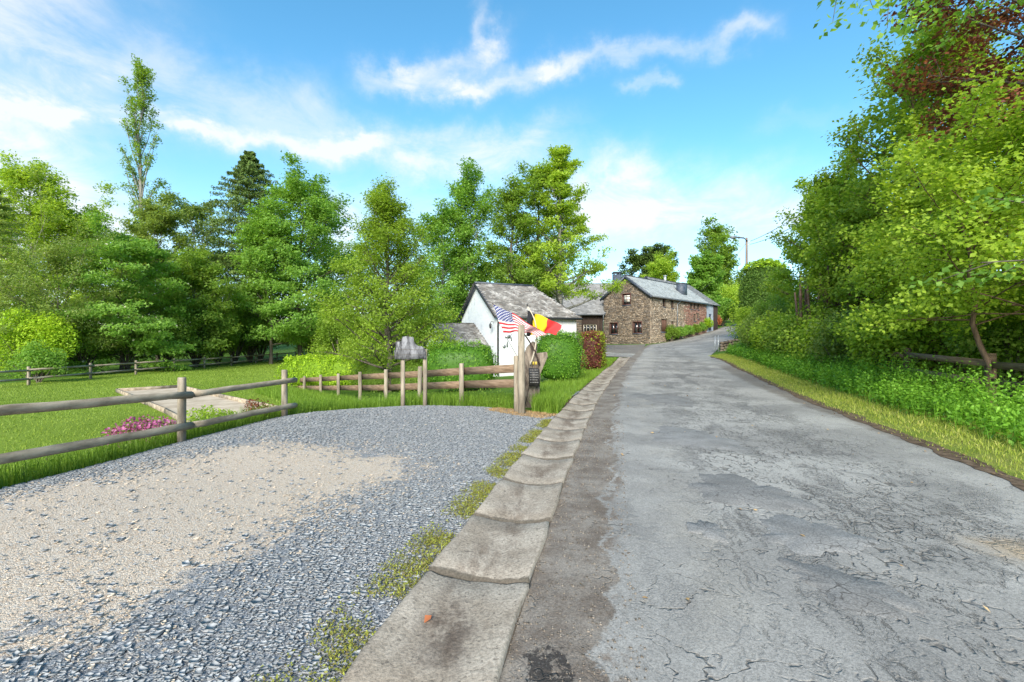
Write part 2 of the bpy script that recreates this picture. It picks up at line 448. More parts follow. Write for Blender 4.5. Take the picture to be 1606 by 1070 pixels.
def mat_asphalt():
    m, n, b = new_mat('asphalt')
    co = geo_co(n)
    uvn = n.node('ShaderNodeUVMap', uv_map='UVMap').outputs[0]
    u, v, _ = n.sep(uvn)
    warp_ = n.vm('SCALE', n.vm('SUBTRACT', n.noise(co, 1.6, 4, 0.6, color=True), (0.5, 0.5, 0.5)), 0.75)
    cw = n.vm('ADD', co, warp_)
    big = n.noise(co, 0.55, 4, 0.6, 0.5); med = n.noise(cw, 1.5, 6, 0.62); agg = n.noise(co, 85, 3, 0.8); spk = n.voro(co, 120, out='Color')
    c = n.mix(n.smooth(big, 0.36, 0.64), (0.225, 0.214, 0.198), (0.325, 0.310, 0.285))
    cu = n.comb(u, n.m('MULTIPLY', v, 0.42), 0.0); cuw = n.vm('ADD', cu, n.vm('SCALE', warp_, 0.55))
    # worn strips: bare dark aggregate with broken surface skin
    skin = n.noise(n.vm('ADD', cuw, (31.0, 7.0, 0)), 1.5, 9, 0.74, 0.3)
    bare = n.smooth(skin, 0.50, 0.60)
    lane = n.m('MULTIPLY', n.smooth(u, 0.9, 1.7), n.smooth(u, 4.3, 3.4))
    bare = n.m('MULTIPLY', bare, n.m('ADD', 0.25, n.m('MULTIPLY', lane, 0.75)))
    c = n.mix(n.m('MULTIPLY', bare, 0.40), c, (0.135, 0.131, 0.128))
    # patches of newer, browner material with clear rims
    pt = n.noise(n.vm('ADD', cw, (9.0, 3.0, 0)), 0.8, 2, 0.45, 0.4)
    pmask = n.m('MULTIPLY', n.smooth(pt, 0.575, 0.59), 0.4)
    c = n.mix(pmask, c, (0.165, 0.158, 0.148))
    # crazing
    e1 = n.voro(cw, 2.6, 'DISTANCE_TO_EDGE'); e2 = n.voro(n.vm('ADD', cu, n.vm('SCALE', warp_, 0.35)), 12.0, 'DISTANCE_TO_EDGE'); e3 = n.voro(cw, 19.0, 'DISTANCE_TO_EDGE')
    cm = n.smooth(n.noise(n.vm('ADD', co, (5, 17, 2)), 0.9, 6, 0.7), 0.38, 0.54)
    cm = n.m('MULTIPLY', cm, n.m('ADD', 0.15, n.m('MULTIPLY', lane, 0.9)))
    k1 = n.m('MULTIPLY', n.m('MULTIPLY', n.smooth(e1, 0.022, 0.002), n.smooth(n.noise(co, 13, 4, 0.7), 0.40, 0.56)), n.smooth(med, 0.48, 0.60))
    k2 = n.m('MULTIPLY', n.m('MULTIPLY', n.smooth(e2, 0.09, 0.015), n.smooth(n.noise(co, 9, 3, 0.6), 0.42, 0.6)), cm)
    k3 = n.m('MULTIPLY', n.smooth(e3, 0.10, 0.02), n.m('MULTIPLY', bare, 0.7))
    crack = n.m('MAXIMUM', n.m('MAXIMUM', k1, k2), k3)
    pits = n.m('MULTIPLY', n.smooth(n.noise(n.vm('ADD', cu, n.vm('SCALE', warp_, 0.2)), 26.0, 5, 0.75), 0.54, 0.60), n.smooth(n.noise(n.vm('ADD', cuw, (2.0, 11.0, 0.0)), 2.6, 6, 0.7), 0.47, 0.60))
    pits = n.m('MULTIPLY', pits, n.m('ADD', 0.25, n.m('MULTIPLY', lane, 0.75)))
    crack = n.m('MAXIMUM', crack, n.m('MULTIPLY', pits, 0.8))
    c = n.mix(n.m('MULTIPLY', crack, 0.72), c, (0.072, 0.063, 0.055))
    # left shoulder: brown silt over old grey concrete
    jit = n.m('ADD', n.m('MULTIPLY', n.m('SUBTRACT', n.noise(co, 1.3, 8, 0.72), 0.5), 0.75), u)
    sh = n.smooth(jit, 0.46, 0.42)
    shc = n.mix(n.smooth(n.noise(co, 1.9, 7, 0.72), 0.38, 0.62), (0.120, 0.092, 0.070), (0.225, 0.195, 0.163))
    c = n.mix(n.m('MULTIPLY', sh, 0.92), c, shc)
    line = n.m('MULTIPLY', n.smooth(n.m('ABSOLUTE', n.m('SUBTRACT', jit, 0.52)), 0.06, 0.0), n.smooth(n.noise(co, 2.6, 5, 0.7), 0.44, 0.6))
    c = n.mix(n.m('MULTIPLY', line, 0.75), c, (0.12, 0.082, 0.055))
    # sandy stain on the right, and dust near the left track
    def blob(pos, r0, r1):
        return n.smooth(n.vm('DISTANCE', n.vm('ADD', co, n.vm('SCALE', warp_, 0.7)), pos), r1, r0)
    c = n.mix(n.m('MULTIPLY', blob((3.55, 3.15, 0), 0.05, 0.42), n.m('ADD', 0.25, n.m('MULTIPLY', n.smooth(med, 0.4, 0.6), 0.75))), c, (0.36, 0.27, 0.17))
    c = n.mix(n.m('MULTIPLY', n.smooth(n.m('ABSOLUTE', n.m('SUBTRACT', u, 1.05)), 0.45, 0.0), n.m('MULTIPLY', n.smooth(n.noise(co, 0.9, 4, 0.6), 0.45, 0.65), 0.5)), c, (0.30, 0.275, 0.235))
    c = n.mix(n.m('MULTIPLY', n.smooth(n.vm('DISTANCE', n.vm('ADD', co, n.vm('SCALE', n.vm('SUBTRACT', n.noise(co, 7, 5, 0.7, color=True), (0.5, 0.5, 0.5)), 0.55)), (0.17, 2.06, 0.03)), 0.13, 0.10), n.smooth(n.noise(co, 22, 4, 0.7), 0.38, 0.46)), c, (0.045, 0.038, 0.033))
    # right edge grime
    gr = n.smooth(n.m('ADD', u, n.m('MULTIPLY', n.noise(co, 2.2, 5, 0.7), 0.5)), 4.75, 5.0)
    c = n.mix(n.m('MULTIPLY', n.m('MULTIPLY', gr, n.smooth(v, 33.0, 29.0)), 0.6), c, (0.11, 0.085, 0.062))
    agg2 = n.noise(co, 210, 2, 0.7)
    k = n.m('ADD', 0.60, n.m('ADD', n.m('MULTIPLY', n.smooth(agg, 0.33, 0.67), 0.52), n.m('MULTIPLY', n.smooth(agg2, 0.3, 0.7), 0.28)))
    c = n.vm('SCALE', c, k)
    sx = n.sep(spk)[0]
    c = n.mix(n.m('MULTIPLY', n.smooth(sx, 0.90, 0.97), 0.10), c, (0.40, 0.39, 0.37))
    n.put(b.inputs['Base Color'], c)
    b.inputs['Roughness'].default_value = 0.8; b.inputs['Specular IOR Level'].default_value = 0.32
    h = n.m('ADD', n.m('MULTIPLY', agg, 0.35), n.m('ADD', n.m('MULTIPLY', crack, -1.6), n.m('MULTIPLY', bare, -0.4)))
    h = n.m('ADD', h, n.m('MULTIPLY', med, 0.6)); h = n.m('ADD', h, n.m('MULTIPLY', pmask, 0.8))
    n.put(b.inputs['Normal'], n.bump(h, 0.75, 0.010))
    return m


M['asphalt'] = mat_asphalt()


def mat_patch(name, c0, c1):
    m, n, b = new_mat(name)
    co = geo_co(n); agg = n.noise(co, 75, 3, 0.8); f = n.noise(co, 3, 5, 0.65); e = n.voro(n.vm('ADD', co, n.vm('SCALE', n.noise(co, 3, 3, color=True), 0.3)), 8, 'DISTANCE_TO_EDGE')
    c = n.mix(n.smooth(f, 0.35, 0.65), c0, c1)
    c = n.mix(n.m('MULTIPLY', n.m('MULTIPLY', n.smooth(e, 0.04, 0.01), n.smooth(n.noise(co, 1.7, 3), 0.5, 0.65)), 0.7), c, (0.05, 0.045, 0.04))
    c = n.vm('SCALE', c, n.m('ADD', 0.68, n.m('MULTIPLY', n.smooth(agg, 0.33, 0.67), 0.64)))
    n.put(b.inputs['Base Color'], c); b.inputs['Roughness'].default_value = 0.85; b.inputs['Specular IOR Level'].default_value = 0.3
    n.put(b.inputs['Normal'], n.bump(n.m('ADD', agg, f), 0.5, 0.008))
    return m


M['patch_a'] = mat_patch('patch_asphalt', (0.175, 0.170, 0.162), (0.225, 0.220, 0.212))
M['patch_b'] = mat_patch('patch_dark', (0.15, 0.145, 0.138), (0.20, 0.194, 0.185))


def mat_concrete():
    m, n, b = new_mat('channel_concrete')
    co = geo_co(n); f = n.noise(co, 2.3, 7, 0.7); g = n.noise(co, 60, 3, 0.75); h = n.noise(n.vm('MULTIPLY', co, (1.6, 0.5, 1)), 1.7, 6, 0.68)
    c = n.mix(n.smooth(f, 0.35, 0.65), (0.262, 0.218, 0.170), (0.40, 0.345, 0.28))
    uvn = n.node('ShaderNodeUVMap', uv_map='UVMap').outputs[0]; u, v, _ = n.sep(uvn)
    mid = n.smooth(n.m('ABSOLUTE', n.m('SUBTRACT', n.m('ADD', u, n.m('MULTIPLY', n.m('SUBTRACT', f, 0.5), 0.5)), 0.5)), 0.36, 0.08)
    c = n.mix(n.m('MULTIPLY', mid, n.m('MULTIPLY', n.smooth(h, 0.44, 0.60), 0.8)), c, (0.135, 0.098, 0.07))
    near = n.smooth(n.vm('DISTANCE', n.vm('ADD', co, n.vm('SCALE', n.noise(co, 4, 4, color=True), 0.3)), (-0.02, 2.45, 0.1)), 0.50, 0.15)
    c = n.mix(n.m('MULTIPLY', n.m('MULTIPLY', near, n.smooth(f, 0.44, 0.54)), n.m('MULTIPLY', mid, 0.85)), c, (0.085, 0.062, 0.047))
    tip = n.smooth(n.m('ABSOLUTE', n.m('SUBTRACT', v, 0.5)), 0.478, 0.492)
    c = n.mix(n.m('MULTIPLY', tip, 0.9), c, (0.07, 0.06, 0.048))
    edge = n.smooth(n.m('ABSOLUTE', n.m('SUBTRACT', v, 0.5)), 0.455, 0.5)
    c = n.mix(n.m('MULTIPLY', edge, n.smooth(n.noise(co, 6, 4, 0.7), 0.42, 0.6)), c, (0.085, 0.075, 0.06))
    c = n.mix(n.m('MULTIPLY', n.smooth(n.noise(co, 34, 3, 0.7), 0.58, 0.66), 0.7), c, (0.10, 0.085, 0.07))
    c = n.vm('SCALE', c, n.m('ADD', 0.74, n.m('MULTIPLY', n.smooth(g, 0.33, 0.67), 0.50)))
    n.put(b.inputs['Base Color'], c); b.inputs['Roughness'].default_value = 0.88; b.inputs['Specular IOR Level'].default_value = 0.25
    n.put(b.inputs['Normal'], n.bump(n.m('ADD', g, n.m('MULTIPLY', f, 2)), 0.55, 0.008))
    return m


M['concrete'] = mat_concrete()


def mat_ground(name, a, b2, c3, scale=0.7):
    m, n, b = new_mat(name)
    co = geo_co(n); f = n.noise(co, scale, 6, 0.65); g = n.noise(co, 14, 5, 0.7); h = n.noise(co, 55, 3, 0.75)
    c = n.mix(n.smooth(f, 0.35, 0.65), a, b2)
    c = n.mix(n.m('MULTIPLY', n.smooth(g, 0.52, 0.7), 0.6), c, c3)
    c = n.vm('SCALE', c, n.m('ADD', 0.65, n.m('MULTIPLY', h, 0.7)))
    n.put(b.inputs['Base Color'], c); b.inputs['Roughness'].default_value = 0.95; b.inputs['Specular IOR Level'].default_value = 0.1
    n.put(b.inputs['Normal'], n.bump(n.m('ADD', g, h), 0.9, 0.03))
    return m


M['ground'] = mat_ground('ground_grass', (0.065, 0.135, 0.018), (0.10, 0.19, 0.022), (0.095, 0.085, 0.04))
M['lawn'] = mat_ground('lawn', (0.145, 0.22, 0.024), (0.19, 0.275, 0.035), (0.24, 0.285, 0.06), 0.35)
M['verge'] = mat_ground('verge', (0.15, 0.21, 0.032), (0.24, 0.27, 0.06), (0.20, 0.15, 0.07), 1.2)
M['forest_floor'] = mat_ground('forest_floor', (0.05, 0.075, 0.018), (0.07, 0.10, 0.022), (0.06, 0.045, 0.028), 1.2)


def mat_gravel():
    m, n, b = new_mat('gravel_bed')
    co = geo_co(n)
    t = n.attr('Col').outputs['Color']; tan = n.sep(t)[0]
    jit = n.m('ADD', tan, n.m('MULTIPLY', n.m('SUBTRACT', n.noise(co, 3.0, 8, 0.75), 0.5), 1.9))
    tm = n.smooth(jit, 0.38, 0.62)
    vc = n.voro(co, 46, out='Color'); vs = n.sep(vc)
    ve = n.voro(co, 46, 'DISTANCE_TO_EDGE')
    vc2 = n.voro(co, 95, out='Color'); v2 = n.sep(vc2); ve2 = n.voro(co, 95, 'DISTANCE_TO_EDGE')
    blue = n.ramp(vs[0], [(0, (0.17, 0.178, 0.188)), (0.5, (0.245, 0.255, 0.268)), (1, (0.34, 0.35, 0.365))])
    beige = n.ramp(v2[0], [(0, (0.40, 0.305, 0.225)), (0.35, (0.53, 0.43, 0.33)), (0.8, (0.62, 0.525, 0.42)), (1, (0.45, 0.43, 0.40))])
    c = n.mix(tm, blue, beige)
    dk = n.mix(tm, n.m('ADD', 0.5, n.m('MULTIPLY', n.smooth(ve, 0.0, 0.12), 0.5)), n.m('ADD', 0.6, n.m('MULTIPLY', n.smooth(ve2, 0.0, 0.1), 0.4)))
    c = n.mix(1.0, c, dk, 'MULTIPLY')
    n.put(b.inputs['Base Color'], c); b.inputs['Roughness'].default_value = 0.8; b.inputs['Specular IOR Level'].default_value = 0.3
    hgt = n.m('ADD', n.m('MULTIPLY', n.smooth(ve, 0, 0.25), n.m('ADD', 0.4, vs[1])), n.m('MULTIPLY', n.smooth(ve2, 0, 0.25), 0.5))
    n.put(b.inputs['Normal'], n.bump(hgt, 0.45, 0.012))
    return m


M['gravel'] = mat_gravel()


def mat_flag_stripes():
    m, n, b = new_mat('flag_stars_stripes')
    uvn = n.node('ShaderNodeUVMap', uv_map='UVMap').outputs[0]; u, v, _ = n.sep(uvn)      # u from the hoist, v down from the top
    st = n.m('LESS_THAN', n.m('FRACT', n.m('MULTIPLY', v, 6.5)), 0.5)
    c = n.mix(st, (0.74, 0.74, 0.74), (0.62, 0.035, 0.045))
    can = n.m('MULTIPLY', n.m('LESS_THAN', u, 0.4), n.m('LESS_THAN', v, 7 / 13))
    a = n.m('MULTIPLY', u, 12 / 0.4 / 1.0); d = n.m('MULTIPLY', v, 10 / (7 / 13))
    # two interleaved grids: 6x5 and 5x4
    def grid(ou, ov):
        fu = n.m('SUBTRACT', n.m('FRACT', n.m('DIVIDE', n.m('ADD', a, ou), 2.4)), 0.5); fv = n.m('SUBTRACT', n.m('FRACT', n.m('DIVIDE', n.m('ADD', d, ov), 2.0)), 0.5)
        ang = n.m('ARCTAN2', fu, fv)
        rr = n.m('SQRT', n.m('ADD', n.m('MULTIPLY', fu, fu), n.m('MULTIPLY', fv, fv)))
        lim = n.m('ADD', 0.22, n.m('MULTIPLY', n.m('COSINE', n.m('MULTIPLY', ang, 5.0)), -0.07))
        return n.m('LESS_THAN', rr, lim)
    star = n.m('MAXIMUM', grid(0.0, 0.0), grid(1.2, 1.0))
    cc = n.mix(star, (0.02, 0.035, 0.20), (0.74, 0.74, 0.76))
    c = n.mix(can, c, cc)
    n.put(b.inputs['Base Color'], c); b.inputs['Roughness'].default_value = 0.75
    tr = n.node('ShaderNodeBsdfTranslucent'); n.put(tr.inputs[0], c)
    mx = n.node('ShaderNodeMixShader'); mx.inputs[0].default_value = 0.3
    n.l.new(b.outputs[0], mx.inputs[1]); n.l.new(tr.outputs[0], mx.inputs[2]); n.l.new(mx.outputs[0], m.node_tree.nodes['Material Output'].inputs[0])
    return m


def mat_flag_tri():
    m, n, b = new_mat('flag_tricolour')
    uvn = n.node('ShaderNodeUVMap', uv_map='UVMap').outputs[0]; u = n.sep(uvn)[0]
    c = n.ramp(u, [(0.0, (0.012, 0.012, 0.018)), (1 / 3, (0.78, 0.58, 0.012)), (2 / 3, (0.72, 0.045, 0.045))], 'CONSTANT')
    n.put(b.inputs['Base Color'], c); b.inputs['Roughness'].default_value = 0.75
    tr = n.node('ShaderNodeBsdfTranslucent'); n.put(tr.inputs[0], c)
    mx = n.node('ShaderNodeMixShader'); mx.inputs[0].default_value = 0.3
    n.l.new(b.outputs[0], mx.inputs[1]); n.l.new(tr.outputs[0], mx.inputs[2]); n.l.new(mx.outputs[0], m.node_tree.nodes['Material Output'].inputs[0])
    return m


M['flag_us'] = mat_flag_stripes(); M['flag_tri'] = mat_flag_tri()

# ================================================================== terrain
_gl = np.array([(-6, -2.2), (2.02, -.68), (2.84, -.485), (3.79, -.305), (5.02, -.09), (6.97, .31), (10.8, 1.31), (16, 2.8), (24.7, 5.4), (28, 6.5)])
_rr = np.array([(-6, 2.7), (2, 4.35), (4.7, 5.24), (6.97, 6.0), (10.3, 7.05), (16, 8.75), (30, 12.7)])
_pgl = np.polyfit(_gl[:, 0], _gl[:, 1], 3); _prr = np.polyfit(_rr[:, 0], _rr[:, 1], 3)
GUT = 0.66
def GL(y): return np.polyval(_pgl, y)
def GR(y): return np.polyval(_pgl, y) + GUT
def RR(y): return np.polyval(_prr, y)


CP = [(-0.7, 2, 0), (0, 6, 0), (0.2, 9, 0), (-5, 4.7, 0), (-4.8, 6.75, 0), (-4.4, 9, 0), (-2.2, 10.4, 0), (-.8, 10.2, 0), (-3, 5, 0.02), (-5.3, 2, 0), (-5.6, -3, 0), (0, -3, 0), (-3, -1, 0), (-2.5, 8, 0.03),
      (-7.1, 4.7, -.62), (-6.8, 7, -.68), (-6.3, 10.2, -.70), (-7.4, 0, -.62), (-7.5, -6, -.6), (-5.2, 10.6, -.42), (-3.2, 12.0, -.24), (-1.2, 11.2, -.06),
      (-2.46, 12.4, -.16), (-3.73, 13.8, -.30), (-6.27, 16.8, -.54), (-10, 21.2, -.68), (-1.5, 15, -.16), (-4, 18, -.4),
      (-12, 12, -.75), (-12, 4, -.75), (-20, 8, -.75), (-20, 20, -.75), (-24.5, 22, -.75), (-24.5, 30, -.72), (-25, 46, -.68), (-25.5, 56, -.6), (-15, 30, -.72), (-10, 30, -.62), (-10, 45, -.5), (-30, 10, -.7), (-40, 40, -.4), (-34, 25, -.6),
      (-60, 60, 1), (-80, 20, .5), (-.7, 22, -.2), (3, 24, -.1), (-3, 27, -.3), (1.7, 17, 0), (3.0, 19.5, 0.04), (4.2, 22.4, .1), (1, 12, 0.0), (0, 32, .2), (0, 40, .7), (-12, 60, .3),
      (1, 2, 0), (4, 2, 0), (1.5, 6, 0), (5, 6, 0), (2, 10, 0), (6.5, 10, 0), (3.2, 15, .01), (8, 15, .02), (5, 22, .18), (10, 22, .2), (6.5, 28, .42), (12, 29, .45), (10, 36, .66), (14.3, 34, .66), (14.3, 47.5, 1.1), (18, 41, 1.1), (8, 47, 1.02), (3, 42, .82),
      (19, 54, 1.6), (22.5, 47, 1.7), (27, 62, 2.85), (29.5, 57, 2.75), (36, 74, 4.2), (40, 69.5, 4.2), (48, 92, 5.8), (53, 88, 5.8), (11, 54, 1.15), (5, 54, 1.1), (8, 70, 2.0), (20, 75, 3.5), (20, 95, 5.5), (0, 100, 2.5), (45, 120, 8), (10, 120, 5.5),
      (6.5, 4, 0), (7.5, 10, 0), (10, 8, .1), (9.9, 16, .1), (12, 20, .25), (14, 27, .6), (16.5, 32, 1.0), (20, 36, 1.5), (26, 45, 2.5), (34, 56, 3.8), (14, 10, .4), (20, 10, .8), (20, 20, 1.2), (40, 30, 3), (60, 60, 6), (9, 0, .1), (20, -5, .5), (3, -8, 0), (0, -20, 0), (-20, -10, -.6), (60, 10, 3),
      (150, 150, 14), (0, 220, 8), (-120, 160, 4), (-200, 40, 2), (200, 40, 9), (0, -150, -1), (-150, -100, -1), (150, -100, 4), (350, 350, 22), (-350, 350, 8), (350, -300, 5), (-350, -300, 0), (0, 400, 14)]
CPa = np.array(CP, dtype=float)
_c2 = 1.2 ** 2
_d = np.sqrt((CPa[:, None, 0] - CPa[None, :, 0]) ** 2 + (CPa[:, None, 1] - CPa[None, :, 1]) ** 2 + _c2)
_wt = np.linalg.solve(np.block([[_d + 0.01 * np.eye(len(CPa)), np.ones((len(CPa), 1))], [np.ones((1, len(CPa))), np.zeros((1, 1))]]), np.append(CPa[:, 2], 0))


def G(x, y):
    x = np.asarray(x, float); y = np.asarray(y, float); sh = x.shape
    xf, yf = x.ravel(), y.ravel(); out = np.empty(len(xf))
    for i in range(0, len(xf), 20000):
        s = slice(i, i + 20000)
        d = np.sqrt((xf[s, None] - CPa[None, :, 0]) ** 2 + (yf[s, None] - CPa[None, :, 1]) ** 2 + _c2)
        out[s] = d @ _wt[:-1] + _wt[-1]
    return out.reshape(sh)


def g1(x, y): return float(G(np.array([x]), np.array([y]))[0])


def axis(lo, hi, step, far):
    a = list(np.arange(lo, hi + 1e-6, step)); s = step
    while a[-1] < far: s *= 1.25; a.append(a[-1] + s)
    s = step; b = []
    x = lo
    while x > -far: s *= 1.25; x -= s; b.append(x)
    return np.array(b[::-1] + a)


xs = axis(-27, 27, 0.5, 500); ys = axis(-8, 66, 0.5, 500)
X, Y = np.meshgrid(xs, ys); Z = G(X, Y)
nx, ny = len(xs), len(ys)
idx = np.arange(nx * ny).reshape(ny, nx)
Q = np.stack([idx[:-1, :-1], idx[:-1, 1:], idx[1:, 1:], idx[1:, :-1]], -1).reshape(-1, 4)
ground = mesh_np('ground', np.stack([X, Y, Z - 0.012], -1).reshape(-1, 3), [Q], M['ground'], smooth=True)
tag(ground, 'rough green ground of the valley under trees and verges', 'ground', kind='structure')


def ribbon(name, left, right, nu, step, off, mat, label, cat, kind='structure', col=None, wobble=0.0, seed=1):
    left = np.array(left, float); right = np.array(right, float); mid = (left + right) / 2
    s = np.concatenate([[0], np.cumsum(np.linalg.norm(np.diff(mid, axis=0), axis=1))])
    n = max(2, int(s[-1] / step)); t = np.linspace(0, s[-1], n + 1)
    L = np.stack([np.interp(t, s, left[:, k]) for k in (0, 1)], 1); Rr = np.stack([np.interp(t, s, right[:, k]) for k in (0, 1)], 1)
    if wobble:
        rg = np.random.default_rng(seed)
        wob = np.convolve(rg.normal(0, 1, n + 1 + 8), np.ones(4) / 4, 'same')[4:4 + n + 1] * wobble
        dirv = (Rr - L) / np.linalg.norm(Rr - L, axis=1)[:, None]; Rr = Rr + dirv * wob[:, None]
        wob2 = np.convolve(rg.normal(0, 1, n + 1 + 8), np.ones(4) / 4, 'same')[4:4 + n + 1] * wobble
        L = L + dirv * wob2[:, None]
    u = np.linspace(0, 1, nu + 1)
    pts = L[:, None, :] * (1 - u)[None, :, None] + Rr[:, None, :] * u[None, :, None]
    z = G(pts[..., 0], pts[..., 1]) + off
    V = np.concatenate([pts, z[..., None]], -1).reshape(-1, 3)
    wd = np.linalg.norm(Rr - L, axis=1)
    uv = np.stack([np.broadcast_to(u[None, :], z.shape) * wd[:, None], np.broadcast_to(t[:, None], z.shape)], -1).reshape(-1, 2)
    ii = np.arange((n + 1) * (nu + 1)).reshape(n + 1, nu + 1)
    q = np.stack([ii[:-1, :-1], ii[:-1, 1:], ii[1:, 1:], ii[1:, :-1]], -1).reshape(-1, 4)
    c = col(V) if col else None
    o = mesh_np(name, V, [q], mat, smooth=True, uv=uv, col=c)
    return tag(o, label, cat, kind=kind)


# ---- roads
lft = [(float(GR(y)), y) for y in range(-6, 27)]; rgt = [(float(RR(y - 1)), y - 1) for y in range(-6, 27)]
lft += [(8.2, 31), (10.5, 38), (14.0, 47.2), (18.5, 52.8), (27, 62), (36, 74), (48, 92)]
rgt += [(12.9, 29.8), (14.6, 33), (17.3, 38), (22, 45.5), (29.5, 57), (40, 69.5), (53, 88)]
road = ribbon('road', lft, rgt, 14, 0.35, 0.030, M['asphalt'], 'cracked and patched grey asphalt lane winding up past the stone house', 'road')
side = ribbon('side_road', [(7.6, 28.6), (5.6, 31.5), (1, 33.5), (-6, 35)], [(14.2, 48.6), (9, 49.3), (2, 49), (-6, 47)], 12, 0.6, 0.022, M['asphalt'],
              'grey asphalt turning off left in front of the stone house gable', 'road')

# irregular asphalt patches lying on the lane
def patch_sheet(name, px, py, rx, ry, rot, mat, label, seed):
    d = EYE * F_PX / (py - CY); c = ((px - CX) / F_PX * d, d)
    rg = np.random.default_rng(seed); n = 64
    a = np.linspace(0, 2 * np.pi, n, endpoint=False)
    r = 1 + 0.16 * np.sin(a * 3 + rg.uniform(0, 6)) + 0.10 * np.sin(a * 7 + rg.uniform(0, 6)) + rg.normal(0, 0.055, n)
    ex, ey = rx * r * np.cos(a), ry * r * np.sin(a)
    x = c[0] + ex * math.cos(rot) - ey * math.sin(rot); y = c[1] + ex * math.sin(rot) + ey * math.cos(rot)
    x2 = c[0] + (x - c[0]) * 0.94; y2 = c[1] + (y - c[1]) * 0.94
    z = G(x, y) + 0.0305; z2 = G(x2, y2) + 0.0375
    cz = g1(*c) + 0.0385
    V = np.concatenate([np.stack([x, y, z], 1), np.stack([x2, y2, z2], 1), [[c[0], c[1], cz]]])
    i = np.arange(n); j = (i + 1) % n
    q = np.stack([i, j, n + j, n + i], 1); t = np.stack([n + i, n + j, np.full(n, 2 * n)], 1)
    o = mesh_np(name, V, [q, t], mat, parent=road, smooth=True)
    return o


for k, (px, py, rx, ry, rot, mt) in enumerate([(1085, 690, .55, .85, .2, 'patch_a'), (1110, 838, .13, .19, .1, 'patch_a'), (1165, 775, .42, .55, .3, 'patch_b'),
                                               (1270, 845, .36, .34, .4, 'patch_a'), (1040, 628, .6, 1.2, .2, 'patch_b'), (1330, 930, .22, .34, .5, 'patch_b')]):
    patch_sheet('asphalt_patch', px, py, rx, ry, rot, M[mt], None, 40 + k)

# ---- gravel parking place
def seg_px(pts):
    out = []
    for px, py in pts:
        d = EYE * F_PX / (py - CY); out.append(((px - CX) / F_PX * d, d))
    return np.array(out)


TAN = seg_px([(-120, 800), (0, 790), (150, 762), (300, 722), (430, 700), (590, 706), (665, 735), (575, 778), (430, 850), (290, 935), (130, 1012), (-60, 1075), (-500, 1120)])


def in_poly(x, y, poly):
    ins = np.zeros(x.shape, bool); n = len(poly); j = n - 1
    for i in range(n):
        xi, yi = poly[i]; xj, yj = poly[j]
        c = ((yi > y) != (yj > y)) & (x < (xj - xi) * (y - yi) / (yj - yi + 1e-12) + xi)
        ins ^= c; j = i
    return ins


def poly_dist(x, y, poly):
    best = np.full(x.shape, 1e9); n = len(poly)
    for i in range(n):
        a = poly[i]; b = poly[(i + 1) % n]; ab = b - a
        t = np.clip(((x - a[0]) * ab[0] + (y - a[1]) * ab[1]) / (ab @ ab), 0, 1)
        best = np.minimum(best, np.hypot(x - a[0] - t * ab[0], y - a[1] - t * ab[1]))
    return best


def tanness(x, y):
    s = np.where(in_poly(x, y, TAN), 1, -1) * poly_dist(x, y, TAN)
    s = s - 0.55 * np.exp(-(((x + 2.35) * .83 + (y - 5.35) * -.55) ** 2) / .05 - (((x + 2.35) * .55 + (y - 5.35) * .83) ** 2) / 1.2)
    return np.clip(0.5 + s / 1.3, 0, 1)


GRAV_L = [(-6.2, -4), (-5.75, 0), (-5.3, 4.6), (-4.95, 6.7), (-4.5, 9.0), (-3.3, 10.25), (-2.2, 10.6), (-.8, 10.4), (0.1, 9.7)]
GRAV_R = [(float(GL(y)) + 0.02, y) for y in (-4, 0.2, 3.8, 5.2, 6.4, 7.3, 7.9, 8.6, 9.0)]
gravel = ribbon('gravel_parking', GRAV_L, GRAV_R, 34, 0.2, 0.02, M['gravel'], 'parking place of blue slate chips worn through to beige grit', 'gravel', col=lambda V: tanness(V[:, 0], V[:, 1]))
GPOLY = np.array(GRAV_L + GRAV_R[::-1])


def chips(name, pts, size, thick, cols, mat, label, cat, seed, k=4, parent=None):
    rg = np.random.default_rng(seed); n = len(pts)
    ang = (np.arange(k)[None, :] + rg.uniform(-0.32, 0.32, (n, k))) / k * 2 * np.pi + rg.uniform(0, 6.3, (n, 1))
    asp = rg.uniform(0.55, 1.0, (n, 1)); rot = rg.uniform(0, 6.3, (n, 1)); rad = size[:, None] * rg.uniform(0.7, 1.25, (n, k)) * 0.5
    lx, ly = rad * np.cos(ang), rad * np.sin(ang) * asp
    x = lx * np.cos(rot) - ly * np.sin(rot); y = lx * np.sin(rot) + ly * np.cos(rot)
    tx, ty = rg.normal(0, 0.06, (n, 1)), rg.normal(0, 0.06, (n, 1))
    zt = tx * x + ty * y
    th = thick[:, None]
    top = np.stack([pts[:, 0:1] + x * 0.9, pts[:, 1:2] + y * 0.9, pts[:, 2:3] + zt + th], -1)
    bot = np.stack([pts[:, 0:1] + x, pts[:, 1:2] + y, pts[:, 2:3] + zt - th * 0.6], -1)
    V = np.concatenate([top, bot], 1).reshape(-1, 3)
    b = (np.arange(n) * 2 * k)[:, None]
    q = [b + np.array([[i, k + i, k + (i + 1) % k, (i + 1) % k]])[:, ::-1] for i in range(k)]
    q.append(b + np.arange(4)[None, :]) if k == 4 else None
    fs = [np.concatenate(q)]
    if k == 5: fs.append(np.concatenate([b + np.array([[0, 1, 2]]), b + np.array([[0, 2, 3]]), b + np.array([[0, 3, 4]])]))
    C = np.repeat(cols, 2 * k, axis=0)
    o = mesh_np(name, V, fs, mat, parent, col=C)
    return tag(o, label, cat, kind='stuff')


